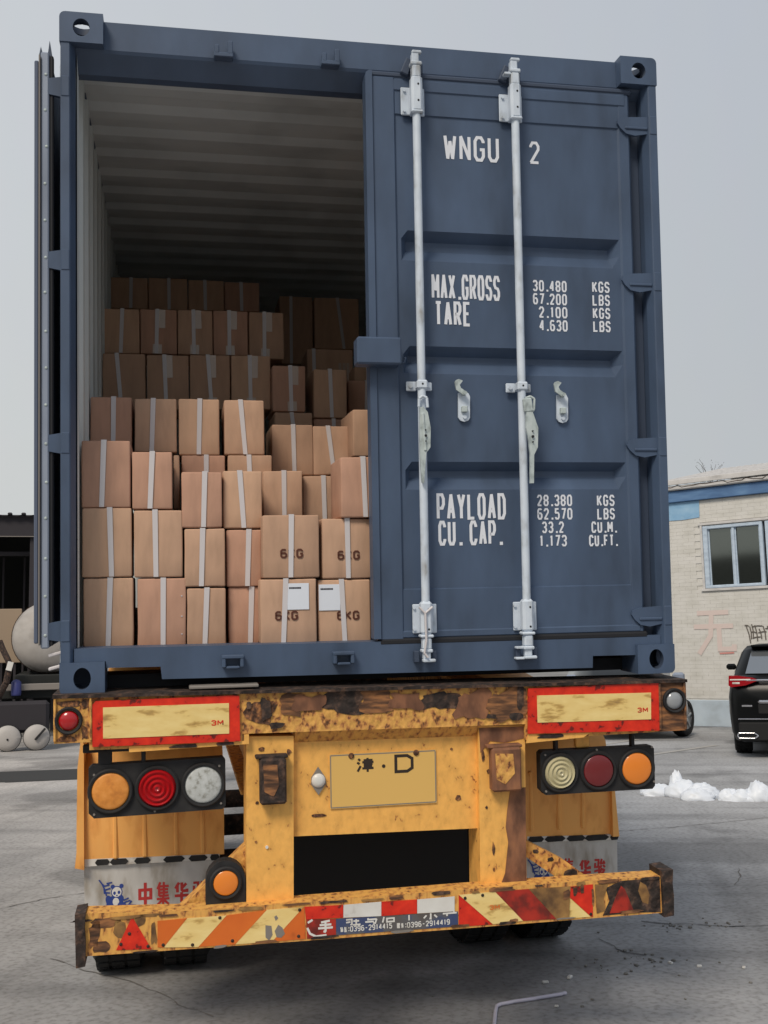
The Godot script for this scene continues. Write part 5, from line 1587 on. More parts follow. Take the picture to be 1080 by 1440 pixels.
# ---------------------------------------------------------------- building on the right
func make_building() -> void:
	var C := Vector3(9.937, 0, -20.727)
	var dir := Vector3(0.656, 0, 0.755).normalized()
	var nor := Vector3(-0.755, 0, 0.656).normalized()
	var b := thing("brick_building", "cream painted brick building with blue eaves band and sliding windows behind the cars", "building", Transform3D(Basis(dir, Vector3.UP, nor), C))
	var L := 14.0
	var st := mb()
	# wall built round its window openings: s along the wall, y up, the face at z = 0
	var wins := [[0.86, 2.07], [2.12, 3.40], [5.2, 6.5], [6.55, 7.85], [9.6, 10.9]]
	var s0 := 0.0
	var lo := 2.73
	var hi := 3.99
	for w in wins:
		if w[0] - s0 > 0.06:
			box(st, Vector3((s0 + w[0]) / 2, (lo + hi) / 2, -0.13), Vector3(w[0] - s0, hi - lo, 0.24))
		s0 = w[1] if w[1] != 2.07 and w[1] != 6.5 else w[1] + 0.05
	box(st, Vector3((s0 + L) / 2, (lo + hi) / 2, -0.13), Vector3(L - s0, hi - lo, 0.24))
	box(st, Vector3(L / 2, lo / 2, -0.13), Vector3(L, lo, 0.24))
	box(st, Vector3(L / 2, (hi + 4.75) / 2, -0.13), Vector3(L, 4.75 - hi, 0.24))
	box(st, Vector3(0.12, 2.375, -4.25), Vector3(0.24, 4.75, 8.0))
	box(st, Vector3(L - 0.12, 2.375, -4.25), Vector3(0.24, 4.75, 8.0))
	box(st, Vector3(L / 2, 2.375, -8.37), Vector3(L, 4.75, 0.24))
	var wall := obj("wall", st, M.cream_brick, b)
	# painted bricks of the front, each a little proud of its joint
	st = mb()
	var y := 0.545
	var row := 0
	while y < 4.5:
		var s := 0.06 - 0.125 * (row % 2)
		while s < 4.6:
			var a := maxf(s, 0.004)
			var e := s + 0.24
			var inside := y > lo - 0.07 and y < hi + 0.01 and e > 0.80 and a < 3.46
			if not inside and e - a > 0.05:
				var out := rng.randf_range(0.0005, 0.0014)
				var x0 := a + 0.0005
				var x1 := e + 0.0075
				var yb := y + 0.0006
				var yt := y + 0.0735
				var dz := rng.randf_range(-0.0015, 0.0015)
				quad_n(st, Vector3(x0, yb, out), Vector3(x1, yb, out), Vector3(x1, yt + dz, out), Vector3(x0, yt, out), Vector3(0, 0, 1))
				quad_n(st, Vector3(x0, yt, out), Vector3(x1, yt + dz, out), Vector3(x1, yt + 0.001, -0.004), Vector3(x0, yt + 0.001, -0.004), Vector3.UP)
				quad_n(st, Vector3(x0, yb, out), Vector3(x1, yb, out), Vector3(x1, yb - 0.001, -0.004), Vector3(x0, yb - 0.001, -0.004), Vector3.DOWN)
				quad_n(st, Vector3(x0, yb, out), Vector3(x0, yt, out), Vector3(x0 - 0.001, yt, -0.004), Vector3(x0 - 0.001, yb, -0.004), Vector3.LEFT)
				quad_n(st, Vector3(x1, yb, out), Vector3(x1, yt, out), Vector3(x1 + 0.001, yt, -0.004), Vector3(x1 + 0.001, yb, -0.004), Vector3.RIGHT)
			s += 0.25
		y += 0.075
		row += 1
	var br := obj("bricks", st, M.cream_brick, wall)
	br.set_meta("kind", "stuff")
	st = mb()
	cbox(st, Vector3(L / 2 + 0.02, 0.26, 0.004), Vector3(L, 0.52, 0.03), 0.008)
	obj("skirting", st, M.skirt_blue, b)
	st = mb()
	cbox(st, Vector3(L / 2, 4.645, 0.03), Vector3(L + 0.2, 0.235, 0.10), 0.01)
	obj("eaves_band", st, M.band_blue, b)
	st = mb()
	plate(st, [V(0.02, 4.17), V(0.45, 4.155), V(0.82, 4.18), V(0.83, 4.525), V(0.02, 4.525)], 0.013, 0.003)
	obj("blue_paint_patch", st, M.patch_blue, b)
	# corrugated roof sheet with a broken mortar edge
	st = mb()
	cbox(st, Vector3(L / 2, 4.815, 0.07), Vector3(L + 0.4, 0.09, 0.16), 0.02)
	obj("mortar_edge", st, M.asbestos, b)
	st = mb()
	corrugated(st, Vector3(-0.3, 4.87, 0.17), Vector3(1, 0, 0), L + 0.6, Vector3(0, 0.9, -4.51), 1.0, Vector3.UP, 0.05, 0.18)
	corrugated(st, Vector3(-0.3, 4.90, 0.17), Vector3(1, 0, 0), L + 0.6, Vector3(0, 0.9, -4.51), 1.0, Vector3.UP, 0.05, 0.18)
	cbox(st, Vector3(L / 2, 4.925, 0.165), Vector3(L + 0.6, 0.10, 0.02), 0.006)
	corrugated(st, Vector3(-0.3, 5.80, -4.34), Vector3(1, 0, 0), L + 0.6, Vector3(0, -0.9, -4.4), 1.0, Vector3.UP, 0.05, 0.18)
	obj("roof", st, M.asbestos, b)
	st = mb()
	var sx := 0.0
	var pts := []
	while sx < 5.0:
		pts.append(V(sx, 4.83 + rng.randf_range(-0.03, 0.035)))
		sx += rng.randf_range(0.06, 0.2)
	ribbon(st, pts, 0.014, func(p: Vector2) -> Vector3: return Vector3(p.x, p.y, 0.154), Vector3(0, 0, 1))
	obj("broken_mortar_line", st, M.rust_dark, b)
	# windows
	for w in wins:
		var n := node_part("window", b)
		var wd: float = w[1] - w[0]
		st = mb()
		for e in [[w[0], w[0] + 0.10], [w[1] - 0.07, w[1]]]:
			cbox(st, Vector3((e[0] + e[1]) / 2, (lo + hi) / 2, -0.03), Vector3(e[1] - e[0], hi - lo, 0.10), 0.012)
		cbox(st, Vector3((w[0] + w[1]) / 2, hi - 0.035, -0.03), Vector3(wd, 0.07, 0.096), 0.012)
		cbox(st, Vector3((w[0] + w[1]) / 2, lo + 0.03, -0.03), Vector3(wd, 0.06, 0.096), 0.012)
		cbox(st, Vector3((w[0] + w[1]) / 2 + 0.01, (lo + hi) / 2, -0.036), Vector3(0.055, hi - lo - 0.1, 0.07), 0.01)
		obj("frame", st, M.window_frame, n)
		for k in 2:
			var a: float = w[0] + 0.10 if k == 0 else (w[0] + w[1]) / 2 + 0.037
			var e: float = (w[0] + w[1]) / 2 - 0.017 if k == 0 else w[1] - 0.07
			st = mb()
			box(st, Vector3((a + e) / 2, (lo + hi) / 2, -0.06 - 0.012 * k), Vector3(e - a, hi - lo - 0.11, 0.006))
			obj("pane", st, M.window_glass, n)
			st = mb()
			for q in [a + 0.012, e - 0.012]:
				cbox(st, Vector3(q, (lo + hi) / 2, -0.05), Vector3(0.026, hi - lo - 0.13, 0.03), 0.004)
			obj("sash", st, M.window_frame, n)
	st = mb()
	cbox(st, Vector3(2.13, 4.03, 0.01), Vector3(2.7, 0.05, 0.05), 0.006)
	cbox(st, Vector3(2.13, 2.70, 0.01), Vector3(2.7, 0.05, 0.06), 0.006)
	cbox(st, Vector3(0.835, 3.36, 0.008), Vector3(0.045, 1.3, 0.04), 0.006)
	obj("window_surround", st, M.asbestos, b)
	# faded red character and black spray marks
	st = mb()
	lettering(st, "无", 0.52, 1.38, 0.86, 1.0, 0.095, Vector3(0, 0, 0.0105))
	obj("faded_writing", st, M.faded_red, wall, "faded red painted character on the bricks")
	st = mb()
	plate(st, [V(1.08, 1.42), V(1.36, 1.43), V(1.36, 1.46), V(1.06, 1.45)], 0.013, 0.002)
	obj("red_paint_bar", st, M.faded_red_bar, wall)
	st = mb()
	var k := 0
	for s in [[[1.60, 1.97], [1.68, 1.95]], [[1.63, 1.96], [1.70, 1.62]], [[1.70, 1.95], [1.72, 1.7]], [[1.74, 1.99], [1.76, 1.74]], [[1.74, 1.94], [1.95, 1.95]], [[1.80, 1.97], [1.84, 1.66]], [[1.72, 1.84], [1.82, 1.82]], [[1.74, 1.72], [1.9, 1.74]], [[1.88, 1.9], [1.92, 1.7]], [[1.86, 1.82], [2.02, 1.84]], [[1.96, 1.95], [2.0, 1.68]], [[2.04, 1.95], [2.08, 1.74]], [[2.0, 1.9], [2.2, 1.88]]]:
		k += 1
		var p2 := []
		for p in s:
			p2.append(V(p[0], p[1]))
		p2.insert(1, p2[0].lerp(p2[1], 0.5) + V(0.012, 0.01))
		var zz := 0.0105 + k * 0.0002
		ribbon(st, p2, 0.022, func(p: Vector2) -> Vector3: return Vector3(p.x, p.y, zz), Vector3(0, 0, 1))
	obj("sprayed_writing", st, M.spray_black, wall, "black sprayed scrawl on the bricks")

# ---------------------------------------------------------------- cars
func hull(st: SurfaceTool, rings: Array) -> void:
	# rings of points, all with the same count, joined one to the next and closed at both ends
	st.set_smooth_group(1)
	for i in rings.size() - 1:
		var n: int = rings[i].size()
		var c := Vector3.ZERO
		for p in rings[i]:
			c += p / n
		for j in n:
			var k := (j + 1) % n
			quad_out(st, rings[i][j], rings[i][k], rings[i + 1][k], rings[i + 1][j], c)
	for e in [0, rings.size() - 1]:
		var c := Vector3.ZERO
		for p in rings[e]:
			c += p / rings[e].size()
		var inn := Vector3.ZERO
		var other = rings[1 if e == 0 else e - 1]
		for p in other:
			inn += p / other.size()
		for j in rings[e].size():
			tri_out(st, rings[e][j], rings[e][(j + 1) % rings[e].size()], c, inn)
	st.set_smooth_group(-1)

func section(z: float, w: float, y0: float, y1: float, bulge := 0.03) -> Array:
	# rounded cross section of a car's lower body
	var a := []
	for p in [[0.80, 0.0], [0.93, 0.04], [0.98, 0.16], [1.0, 0.42], [1.0, 0.66], [0.965, 0.88], [0.90, 0.975], [0.80, 1.0]]:
		a.append(Vector3(w * p[0], lerpf(y0, y1, p[1]), z))
	var n := a.size()
	for i in n:
		a.append(Vector3(-a[n - 1 - i].x, a[n - 1 - i].y, z))
	return a

func make_suv() -> void:
	var ang := deg_to_rad(-30.5)
	var t := thing("black_suv", "black sport utility car seen from behind, parked before the cream building, cut by the frame", "car", Transform3D(Basis(Vector3.UP, ang), Vector3(8.64, 0, -14.0)))
	var W := 0.96
	var st := mb()
	hull(st, [section(0.04, 0.80, 0.30, 0.92), section(-0.02, 0.90, 0.25, 1.10), section(-0.14, 0.945, 0.22, 1.17), section(-0.5, W, 0.22, 1.16), section(-1.2, W, 0.22, 1.12), section(-3.4, W, 0.22, 1.06), section(-4.1, 0.93, 0.24, 1.0), section(-4.55, 0.82, 0.28, 0.86), section(-4.72, 0.66, 0.36, 0.74)])
	obj("body", st, M.car_black, t)
	# cabin: lower outline at the belt, upper at the roof
	st = mb()
	var ring := func(w: float, y: float, zr: float, zf: float, r: float) -> Array:
		return [Vector3(w - r, y, zr), Vector3(w, y, zr - r), Vector3(w, y, zf + r), Vector3(w - r, y, zf), Vector3(-w + r, y, zf), Vector3(-w, y, zf + r), Vector3(-w, y, zr - r), Vector3(-w + r, y, zr)]
	hull(st, [ring.call(0.90, 1.02, -0.12, -3.5, 0.14), ring.call(0.86, 1.17, -0.20, -3.35, 0.14), ring.call(0.72, 1.52, -0.50, -2.75, 0.12), ring.call(0.66, 1.585, -0.58, -2.6, 0.12), ring.call(0.50, 1.615, -0.75, -2.4, 0.12)])
	obj("cabin", st, M.car_black, t)
	st = mb()
	quad_n(st, Vector3(-0.70, 1.19, -0.190), Vector3(0.70, 1.19, -0.190), Vector3(0.60, 1.515, -0.468), Vector3(-0.60, 1.515, -0.468), Vector3(0, 0.5, 1))
	obj("rear_window", st, M.glass_tint, t)
	for s in [-1, 1]:
		st = mb()
		quad_n(st, Vector3(s * 0.866, 1.19, -0.55), Vector3(s * 0.866, 1.19, -2.95), Vector3(s * 0.742, 1.50, -2.5), Vector3(s * 0.742, 1.50, -0.80), Vector3(s, 0.3, 0))
		obj("side_window", st, M.glass_dark, t)
		st = mb()
		prism(st, [V(s * 0.925, 1.165), V(s * 0.935, 1.03), V(s * 0.90, 1.005), V(s * 0.70, 1.03), V(s * 0.52, 1.10), V(s * 0.60, 1.135), V(s * 0.80, 1.165)], Vector3(0, 0, 0.062), Vector3.RIGHT, Vector3.UP, Vector3(0, 0, -0.30))
		var tl := obj("tail_light", st, M.tail_red, t)
		st = mb()
		cbox(st, Vector3(s * 0.77, 1.110, 0.062), Vector3(0.28, 0.018, 0.012), 0.003)
		cbox(st, Vector3(s * 0.83, 1.062, 0.062), Vector3(0.10, 0.026, 0.012), 0.003)
		obj("lamp_bar", st, M.reflect_white, tl)
		st = mb()
		cbox(st, Vector3(s * 0.97, 1.24, -2.7), Vector3(0.16, 0.10, 0.08), 0.03)
		obj("wing_mirror", st, M.car_black, t)
		st = mb()
		var e := []
		for p in [[-0.14, 0.0], [-0.12, 0.036], [0.09, 0.036], [0.14, 0.0], [0.09, -0.036], [-0.12, -0.036], [-0.14, 0.0]]:
			e.append(Vector3(s * 0.71 - s * p[0], 0.325 + p[1], 0.075))
		tube(st, e, 0.010, 8)
		obj("exhaust_trim", st, M.chrome, t)
		wheel(t, s * 0.80, 0.36, -0.95, 0.36, 0.25)
		wheel(t, s * 0.80, 0.36, -3.75, 0.36, 0.25)
	st = mb()
	cbox(st, Vector3(0, 1.10, 0.052), Vector3(1.4, 0.028, 0.03), 0.01)
	prism(st, [V(-0.14, 1.10), V(0, 1.05), V(0.14, 1.10), V(0, 1.115)], Vector3(0, 0, 0.06), Vector3.RIGHT, Vector3.UP, Vector3(0, 0, 0.02))
	obj("chrome_strip", st, M.chrome, t)
	st = mb()
	cbox(st, Vector3(0, 0.795, 0.05), Vector3(1.1, 0.05, 0.05), 0.02)
	obj("plate_garnish", st, M.chrome, t)
	st = mb()
	cbox(st, Vector3(0, 0.70, 0.038), Vector3(1.1, 0.14, 0.02), 0.006)
	obj("plate_recess", st, M.black, t)
	st = mb()
	cbox(st, Vector3(-0.70, 0.74, 0.046), Vector3(0.14, 0.025, 0.01), 0.003)
	obj("badge", st, M.chrome, t)
	st = mb()
	cbox(st, Vector3(0, 0.555, 0.040), Vector3(1.66, 0.016, 0.03), 0.004)
	obj("bumper_trim", st, M.chrome, t)
	st = mb()
	cbox(st, Vector3(0, 0.38, 0.035), Vector3(1.66, 0.26, 0.05), 0.02)
	obj("lower_bumper", st, M.black, t)
	st = mb()
	cbox(st, Vector3(0, 1.585, -0.50), Vector3(1.22, 0.03, 0.26), 0.012)
	obj("roof_spoiler", st, M.car_black, t)
	st = mb()
	cbox(st, Vector3(0.22, 0.70, 0.052), Vector3(0.44, 0.13, 0.008), 0.003)
	obj("number_plate", st, M.drum_blue, t)

func make_white_car() -> void:
	var ang := deg_to_rad(-12.0)
	var t := thing("white_car", "white car mostly hidden behind the trailer's right end, one front wheel turned outwards", "car", Transform3D(Basis(Vector3.UP, ang), Vector3(7.98, 0, -17.75)))
	var st := mb()
	hull(st, [section(0.0, 0.66, 0.30, 0.62), section(-0.12, 0.80, 0.24, 0.72), section(-0.4, 0.86, 0.22, 0.82), section(-1.2, 0.88, 0.22, 0.92), section(-3.4, 0.88, 0.22, 0.96), section(-4.2, 0.86, 0.26, 0.94), section(-4.45, 0.74, 0.34, 0.86)])
	obj("body", st, M.car_white, t)
	st = mb()
	var ring := func(w: float, y: float, zr: float, zf: float, r: float) -> Array:
		return [Vector3(w - r, y, zr), Vector3(w, y, zr - r), Vector3(w, y, zf + r), Vector3(w - r, y, zf), Vector3(-w + r, y, zf), Vector3(-w, y, zf + r), Vector3(-w, y, zr - r), Vector3(-w + r, y, zr)]
	hull(st, [ring.call(0.80, 0.86, -0.95, -4.1, 0.12), ring.call(0.62, 1.36, -1.75, -3.5, 0.12), ring.call(0.5, 1.43, -2.0, -3.2, 0.1)])
	obj("cabin", st, M.glass_dark, t)
	st = mb()
	cbox(st, Vector3(0, 0.335, -0.03), Vector3(1.5, 0.12, 0.16), 0.04)
	obj("front_bumper", st, M.car_white, t)
	for s in [-1, 1]:
		wheel(t, s * 0.76, 0.32, -3.4, 0.32, 0.2)
		st = mb()
		cbox(st, Vector3(s * 1.0, 1.03, -1.45), Vector3(0.22, 0.16, 0.12), 0.04)
		obj("wing_mirror", st, M.edge_strip, t)
	for s in [-1, 1]:
		var n := node_part("front_wheel", t, Vector3(s * 0.84, 0.33, -0.72))
		n.rotation.y = 0.65 * -1.0
		st = mb()
		lathe(st, Vector3(-0.1, 0, 0), Vector3.RIGHT, [V(0.20, 0.02), V(0.31, 0.0), V(0.33, 0.04), V(0.33, 0.16), V(0.31, 0.2), V(0.21, 0.2), V(0.20, 0.02)], 28)
		obj("tyre", st, M.black_rubber, n)
		st = mb()
		lathe(st, Vector3(0, 0, 0), Vector3.RIGHT, [V(0.0, 0.07), V(0.05, 0.075), V(0.06, 0.06), V(0.19, 0.08), V(0.21, 0.095), V(0.21, -0.08)], 24)
		for k in 5:
			cbox(st, Vector3(0.085, cos(TAU * k / 5) * 0.12, sin(TAU * k / 5) * 0.12), Vector3(0.03, 0.18, 0.04), 0.008, Basis(Vector3.RIGHT, TAU * k / 5))
		obj("rim", st, M.alloy, n)

# ---------------------------------------------------------------- left background
func make_left() -> void:
	var yaw := deg_to_rad(6.0)
	var t := thing("tank_truck", "pale grey tank with rounded end on a black truck frame behind the open container door", "tank truck", Transform3D(Basis(Vector3.UP, yaw), Vector3(-2.29, 0, -21.1)))
	var st := mb()
	lathe(st, Vector3(0, 2.02, 0.08), Vector3(0, 0, -1), [V(0.0, -0.16), V(0.25, -0.13), V(0.48, -0.05), V(0.60, 0.06), V(0.655, 0.2), V(0.668, 0.35), V(0.668, 6.0), V(0.5, 6.3), V(0.0, 6.4)], 40)
	obj("tank", st, M.tank_paint, t)
	st = mb()
	lathe(st, Vector3(0, 2.02, 0.0), Vector3(0, 0, -1), [V(0.668, 0.3), V(0.683, 0.3), V(0.683, 0.36), V(0.668, 0.36)], 40, false)
	obj("tank_band", st, M.rust_dark, t)
	st = mb()
	cbox(st, Vector3(-0.15, 1.20, -3.0), Vector3(0.9, 0.26, 6.4), 0.02)
	cbox(st, Vector3(0.0, 1.33, -0.5), Vector3(0.7, 0.16, 0.3), 0.02)
	cbox(st, Vector3(-0.2, 0.98, 0.22), Vector3(1.3, 0.16, 0.1), 0.02)
	obj("chassis", st, M.shed_inner, t)
	st = mb()
	cbox(st, Vector3(-0.22, 1.115, 0.36), Vector3(1.0, 0.12, 0.08), 0.01)
	obj("bumper_rail", st, M.rail_grey, t)
	st = mb()
	lathe(st, Vector3(-0.55, 0.97, 0.46), Vector3.UP, [V(0.0, 0.0), V(0.085, 0.0), V(0.09, 0.03), V(0.085, 0.24), V(0.05, 0.28), V(0.0, 0.29)], 16)
	obj("blue_canister", st, M.drum_blue, t)
	st = mb()
	cbox(st, Vector3(-0.42, 0.59, 0.42), Vector3(0.90, 0.56, 0.36), 0.06)
	obj("tool_box", st, M.shed_dark, t)
	for x in [-0.67, -0.18]:
		var n := node_part("wheel", t, Vector3(x, 0.235, 0.70))
		st = mb()
		lathe(st, Vector3(0, 0, -0.22), Vector3(0, 0, 1), [V(0.1, 0.0), V(0.22, 0.0), V(0.235, 0.04), V(0.235, 0.16), V(0.225, 0.185)], 28)
		obj("tyre", st, M.black_rubber, n)
		st = mb()
		lathe(st, Vector3(0, 0, -0.05), Vector3(0, 0, 1), [V(0.226, 0.0), V(0.222, 0.02), V(0.12, 0.05), V(0.0, 0.06)], 28)
		obj("hub_cover", st, M.hub_white, n)
		st = mb()
		lathe(st, Vector3(0.0, -0.02, 0.0), Vector3(0, 0, 1), [V(0.02, 0.0), V(0.018, 0.02), V(0.0, 0.022)], 10)
		obj("hub_bolt", st, M.black, n)
	st = mb()
	cbox(st, Vector3(-0.12, 0.29, 0.74), Vector3(0.26, 0.04, 0.03), 0.006, Basis(Vector3(0, 0, 1), 0.85))
	obj("prop_bar", st, M.black_rubber, t)
	st = mb()                                               # hose and tag at the left
	tube(st, [Vector3(-0.85, 1.95, 0.5), Vector3(-0.78, 1.78, 0.55), Vector3(-0.70, 1.62, 0.6), Vector3(-0.66, 1.52, 0.62)], 0.055, 10)
	tube(st, [Vector3(-0.66, 1.52, 0.62), Vector3(-0.72, 1.2, 0.6), Vector3(-0.85, 0.95, 0.5)], 0.06, 10)
	obj("hose", st, M.rust_dark, t)
	st = mb()
	cbox(st, Vector3(-0.66, 1.50, 0.69), Vector3(0.10, 0.16, 0.012), 0.004, Basis(Vector3(0, 0, 1), -0.25))
	obj("paper_tag", st, M.reflect_white, t)
	# dark open shed behind
	var s := thing("open_shed", "dark open fronted shed with a low tin roof behind the tank truck", "shed", Transform3D(Basis(Vector3.UP, deg_to_rad(3.0)), Vector3(-4.0, 0, -25.0)))
	st = mb()
	cbox(st, Vector3(-2.0, 4.55, -0.05), Vector3(7.0, 0.44, 0.06), 0.01)
	obj("fascia", st, M.shed_dark, s)
	st = mb()
	corrugated(st, Vector3(-5.5, 4.78, 0.1), Vector3(1, 0, 0), 7.0, Vector3(0, 0.35, -6.0), 1.0, Vector3.UP, 0.03, 0.25)
	cbox(st, Vector3(-2.0, 4.79, -0.08), Vector3(7.0, 0.06, 0.2), 0.02)
	obj("roof", st, M.shed_dark, s)
	st = mb()
	for k in 24:
		cbox(st, Vector3(-5.4 + k * 0.29, 4.84, 0.0), Vector3(0.10, 0.06, 0.1), 0.02)
	obj("roof_ridges", st, M.shed_dark, s)
	st = mb()
	cbox(st, Vector3(-2.0, 4.335, -0.01), Vector3(7.0, 0.018, 0.03), 0.004)
	obj("light_rail", st, M.rail_grey, s)
	st = mb()
	cbox(st, Vector3(-2.0, 4.0, -0.6), Vector3(7.0, 0.10, 0.10), 0.01)
	obj("beam", st, M.shed_dark, s)
	for x in [-5.3, -2.6, 0.9, 1.4]:
		st = mb()
		cbox(st, Vector3(x, 2.3, -0.15), Vector3(0.14, 4.5, 0.14), 0.01)
		obj("post", st, M.shed_dark, s)
	st = mb()
	box(st, Vector3(-2.0, 2.7, -6.0), Vector3(7.0, 5.4, 0.1))
	box(st, Vector3(-5.5, 2.4, -3.1), Vector3(0.1, 4.8, 5.8))
	box(st, Vector3(1.5, 2.4, -3.1), Vector3(0.1, 4.8, 5.8))
	obj("back_wall", st, M.shed_inner, s)
	for x in [0.15, 0.62]:
		st = mb()
		cbox(st, Vector3(x, 2.2, -1.5), Vector3(0.05, 3.6, 0.05), 0.01)
		obj("rail_post", st, M.shed_dark, s)
	st = mb()
	cbox(st, Vector3(0.55, 2.1, 1.7), Vector3(0.75, 1.1, 0.04), 0.01)
	var pn := obj("notice_panel", st, M.panel_beige, self)
	pn.position = s.position
	tag(pn, "beige board standing left of the grey tank in the shed's shade", "board")
	st = mb()
	for x in [0.25, 0.8]:
		cbox(st, Vector3(x, 0.8, 1.66), Vector3(0.05, 1.6, 0.04), 0.005)
	obj("leg", st, M.shed_dark, pn)
	var f := thing("far_warehouse", "pale low warehouse roof just visible over the dark shed", "building", Transform3D(Basis(), Vector3(-11.0, 0, -46.0)))
	st = mb()
	box(st, Vector3(0, 3.6, 0), Vector3(14, 7.2, 0.3))
	box(st, Vector3(0, 3.6, -10), Vector3(14, 7.2, 0.3))
	obj("wall", st, M.asbestos, f)
	st = mb()
	corrugated(st, Vector3(-7.2, 7.2, 0.4), Vector3(1, 0, 0), 14.4, Vector3(0, 0.7, -5.5), 1.0, Vector3.UP, 0.012, 0.25)
	obj("roof", st, M.tank_paint, f)

func make_tree() -> void:
	var t := thing("bare_tree", "thin bare tree top behind the roof of the cream building", "tree", Transform3D(Basis(), Vector3(19.5, 0, -36.5)))
	var tr := mb()
	tube(tr, [Vector3(0, 0, 0), Vector3(0.05, 4.0, 0), Vector3(0.0, 7.0, 0.05)], 0.09, 8)
	obj("trunk", tr, M.twig, t)
	var st := mb()
	var lf := mb()
	for i in 46:
		var a := rng.randf() * TAU
		var y := rng.randf_range(6.2, 7.8)
		var p := Vector3(0, y, 0)
		var d := Vector3(cos(a) * rng.randf_range(0.25, 0.7), rng.randf_range(0.4, 1.0), sin(a) * 0.5).normalized()
		for k in 4:
			var q := p + d * rng.randf_range(0.12, 0.28)
			rod(st, p, q, 0.012 - 0.002 * k, 4)
			for j in 2:
				var c := q + Vector3(rng.randfn(0, 0.05), rng.randfn(0, 0.05), rng.randfn(0, 0.05))
				var u := Vector3(rng.randf_range(-1, 1), rng.randf_range(-1, 1), rng.randf_range(-1, 1)).normalized() * 0.035
				var w := u.cross(Vector3(0.3, 1, 0.2)).normalized() * 0.02
				tri(lf, c - u, c + w, c + u)
			p = q
			d = (d + Vector3(rng.randfn(0, 0.3), rng.randfn(0.1, 0.2), rng.randfn(0, 0.3))).normalized()
	obj("twigs", st, M.twig, t)
	obj("dry_leaves", lf, M.twig, t)

func make_hills() -> void:
	# low hills behind the viewer; the windows mirror them
	var st := mb()
	var p := Vector3(-230, 0, 20)
	for i in 24:
		var a := Vector3(-240 + i * 4.0, 0, -20 + i * 12.0)
		var b := Vector3(-240 + (i + 1) * 4.0, 0, -20 + (i + 1) * 12.0)
		var ha := 25.0 + 3.5 * sin(i * 0.7) + 1.5 * sin(i * 1.9)
		var hb := 25.0 + 3.5 * sin((i + 1) * 0.7) + 1.5 * sin((i + 1) * 1.9)
		quad_n(st, a, b, b + Vector3(-20, hb, 0), a + Vector3(-20, ha, 0), Vector3(1, 0.4, 0))
		quad_n(st, a + Vector3(-60, 0, 0), b + Vector3(-60, 0, 0), b + Vector3(-20, hb, 0), a + Vector3(-20, ha, 0), Vector3(-1, 0.4, 0))
	structure("hills", st, M.hill)

# ---------------------------------------------------------------- scene
func euler(yaw: float, pitch: float, roll: float) -> Basis:
	return Basis(Vector3.UP, yaw) * Basis(Vector3.RIGHT, pitch) * Basis(Vector3(0, 0, 1), roll)

func sky_image() -> Image:
	# even haze: blue grey overhead, paler and warmer to the horizon
	var n := FastNoiseLite.new()
	n.seed = 5
	n.frequency = 1.1
	n.fractal_octaves = 3
	var im := Image.create(512, 256, false, Image.FORMAT_RGB8)
	for j in 256:
		var el := 90.0 - (j + 0.5) / 256.0 * 180.0
		for i in 512:
			var az := TAU * i / 512.0
			var e := deg_to_rad(el)
			var d := Vector3(cos(e) * cos(az), sin(e) * 2.0, cos(e) * sin(az))
			var k := clampf(el / 42.0, 0.0, 1.0)
			k = pow(k, 0.75) + n.get_noise_3dv(d) * 0.10
			var c := SKY_LOW.lerp(SKY_HIGH, clampf(k, 0.0, 1.0))
			# the haze is a little brighter and warmer towards the left of the yard
			var left := cos(az - deg_to_rad(291.0)) * cos(e)
			c = Color(c.r * (1.0 + 0.13 * left), c.g * (1.0 + 0.115 * left), c.b * (1.0 + 0.085 * left))
			if el > 42.0:
				c = c.lerp(shade(SKY_HIGH, 0.93), clampf((el - 42.0) / 48.0, 0.0, 1.0))
			im.set_pixel(i, j, c)
	return im

const SKY_LOW := Color(0.757, 0.770, 0.765)
const SKY_HIGH := Color(0.737, 0.762, 0.803)

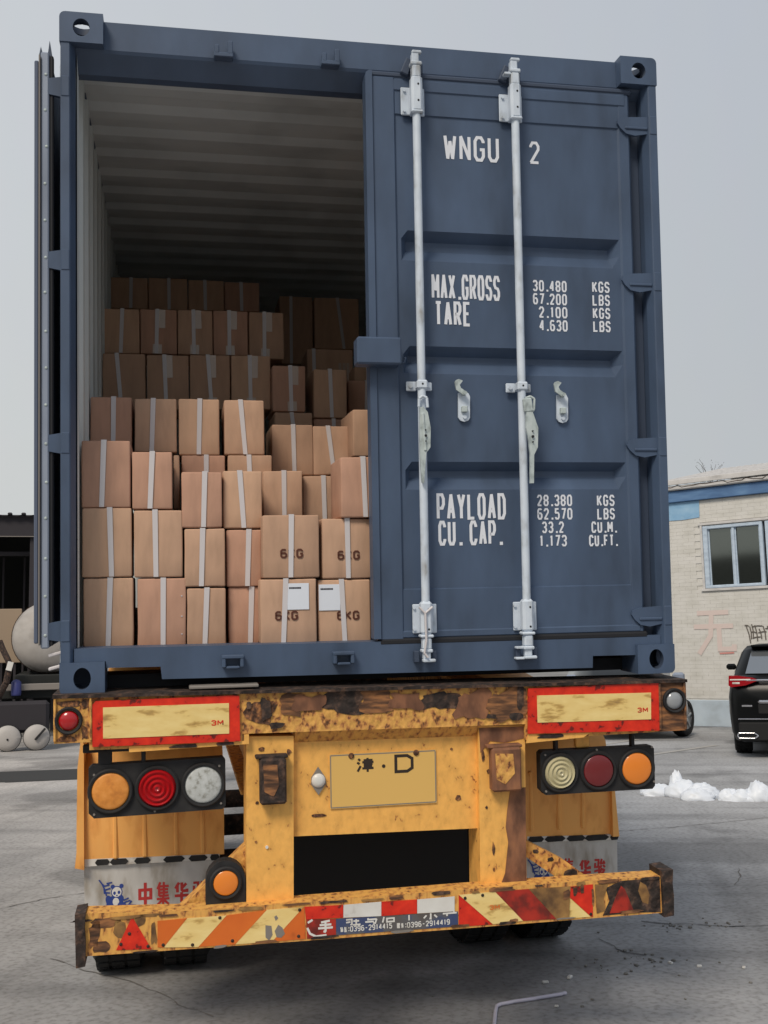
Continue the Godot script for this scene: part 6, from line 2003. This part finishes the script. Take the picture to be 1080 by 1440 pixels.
func _ready() -> void:
	rng.seed = 7
	fn.seed = 4
	fn.frequency = 0.08
	# camera
	var cam := Camera3D.new()
	cam.name = "camera"
	cam.fov = rad_to_deg(2.0 * atan(720.0 / 1515.85))
	cam.near = 0.05
	cam.far = 900.0
	var cb := euler(-0.19370, 0.128, -0.0217)
	cam.transform = Transform3D(cb, Vector3(0, 1.63, 0))
	add_child(cam)
	cam.current = true
	# sky, haze and exposure
	var we := WorldEnvironment.new()
	we.name = "world_environment"
	var env := Environment.new()
	var sm := PanoramaSkyMaterial.new()
	sm.panorama = ImageTexture.create_from_image(sky_image())
	sm.energy_multiplier = 1.0
	var sky := Sky.new()
	sky.sky_material = sm
	env.background_mode = Environment.BG_SKY
	env.sky = sky
	env.background_energy_multiplier = 1.0
	env.tonemap_mode = Environment.TONE_MAPPER_LINEAR
	env.tonemap_exposure = 1.0
	env.sdfgi_enabled = true
	env.ssao_enabled = true
	env.ssil_enabled = true
	we.environment = env
	add_child(we)
	# hazy sun from behind the viewer
	var sun := DirectionalLight3D.new()
	sun.name = "sun"
	sun.light_color = Color(1.0, 0.95, 0.88)
	sun.light_energy = 0.75
	sun.light_angular_distance = 18.0
	sun.shadow_enabled = true
	add_child(sun)
	sun.look_at_from_position(Vector3(-3.2, 5.8, 4.7), Vector3.ZERO)
	make_materials()
	# the trailer stands nose up on the yard: its frame from the camera's place in it
	var lb := euler(-0.19370, 0.05480, -0.01680)
	TF = cam.transform * Transform3D(lb, Vector3(0.4139, 0.4372, 4.1525)).affine_inverse()
	make_yard()
	make_hills()
	make_building()
	make_left()
	make_tree()
	make_trailer()
	make_container()
	make_suv()
	make_white_car()
	make_cartons()
	plastic_bag("larger crumpled white plastic bag with a peak, left one of the two on the yard", [[5.22, -11.35, 0.19, 0.11, 0.14], [5.40, -11.25, 0.09, 0.24, 0.08], [5.42, -11.15, 0.20, 0.16, 0.17], [5.55, -10.95, 0.19, 0.15, 0.15], [5.44, -10.85, 0.19, 0.11, 0.13]])
	plastic_bag("smaller crumpled white plastic bag, right one of the two on the yard", [[5.73, -10.72, 0.12, 0.11, 0.11], [5.83, -10.62, 0.13, 0.11, 0.1], [6.0, -10.6, 0.15, 0.18, 0.13], [5.89, -10.6, 0.12, 0.09, 0.09]])
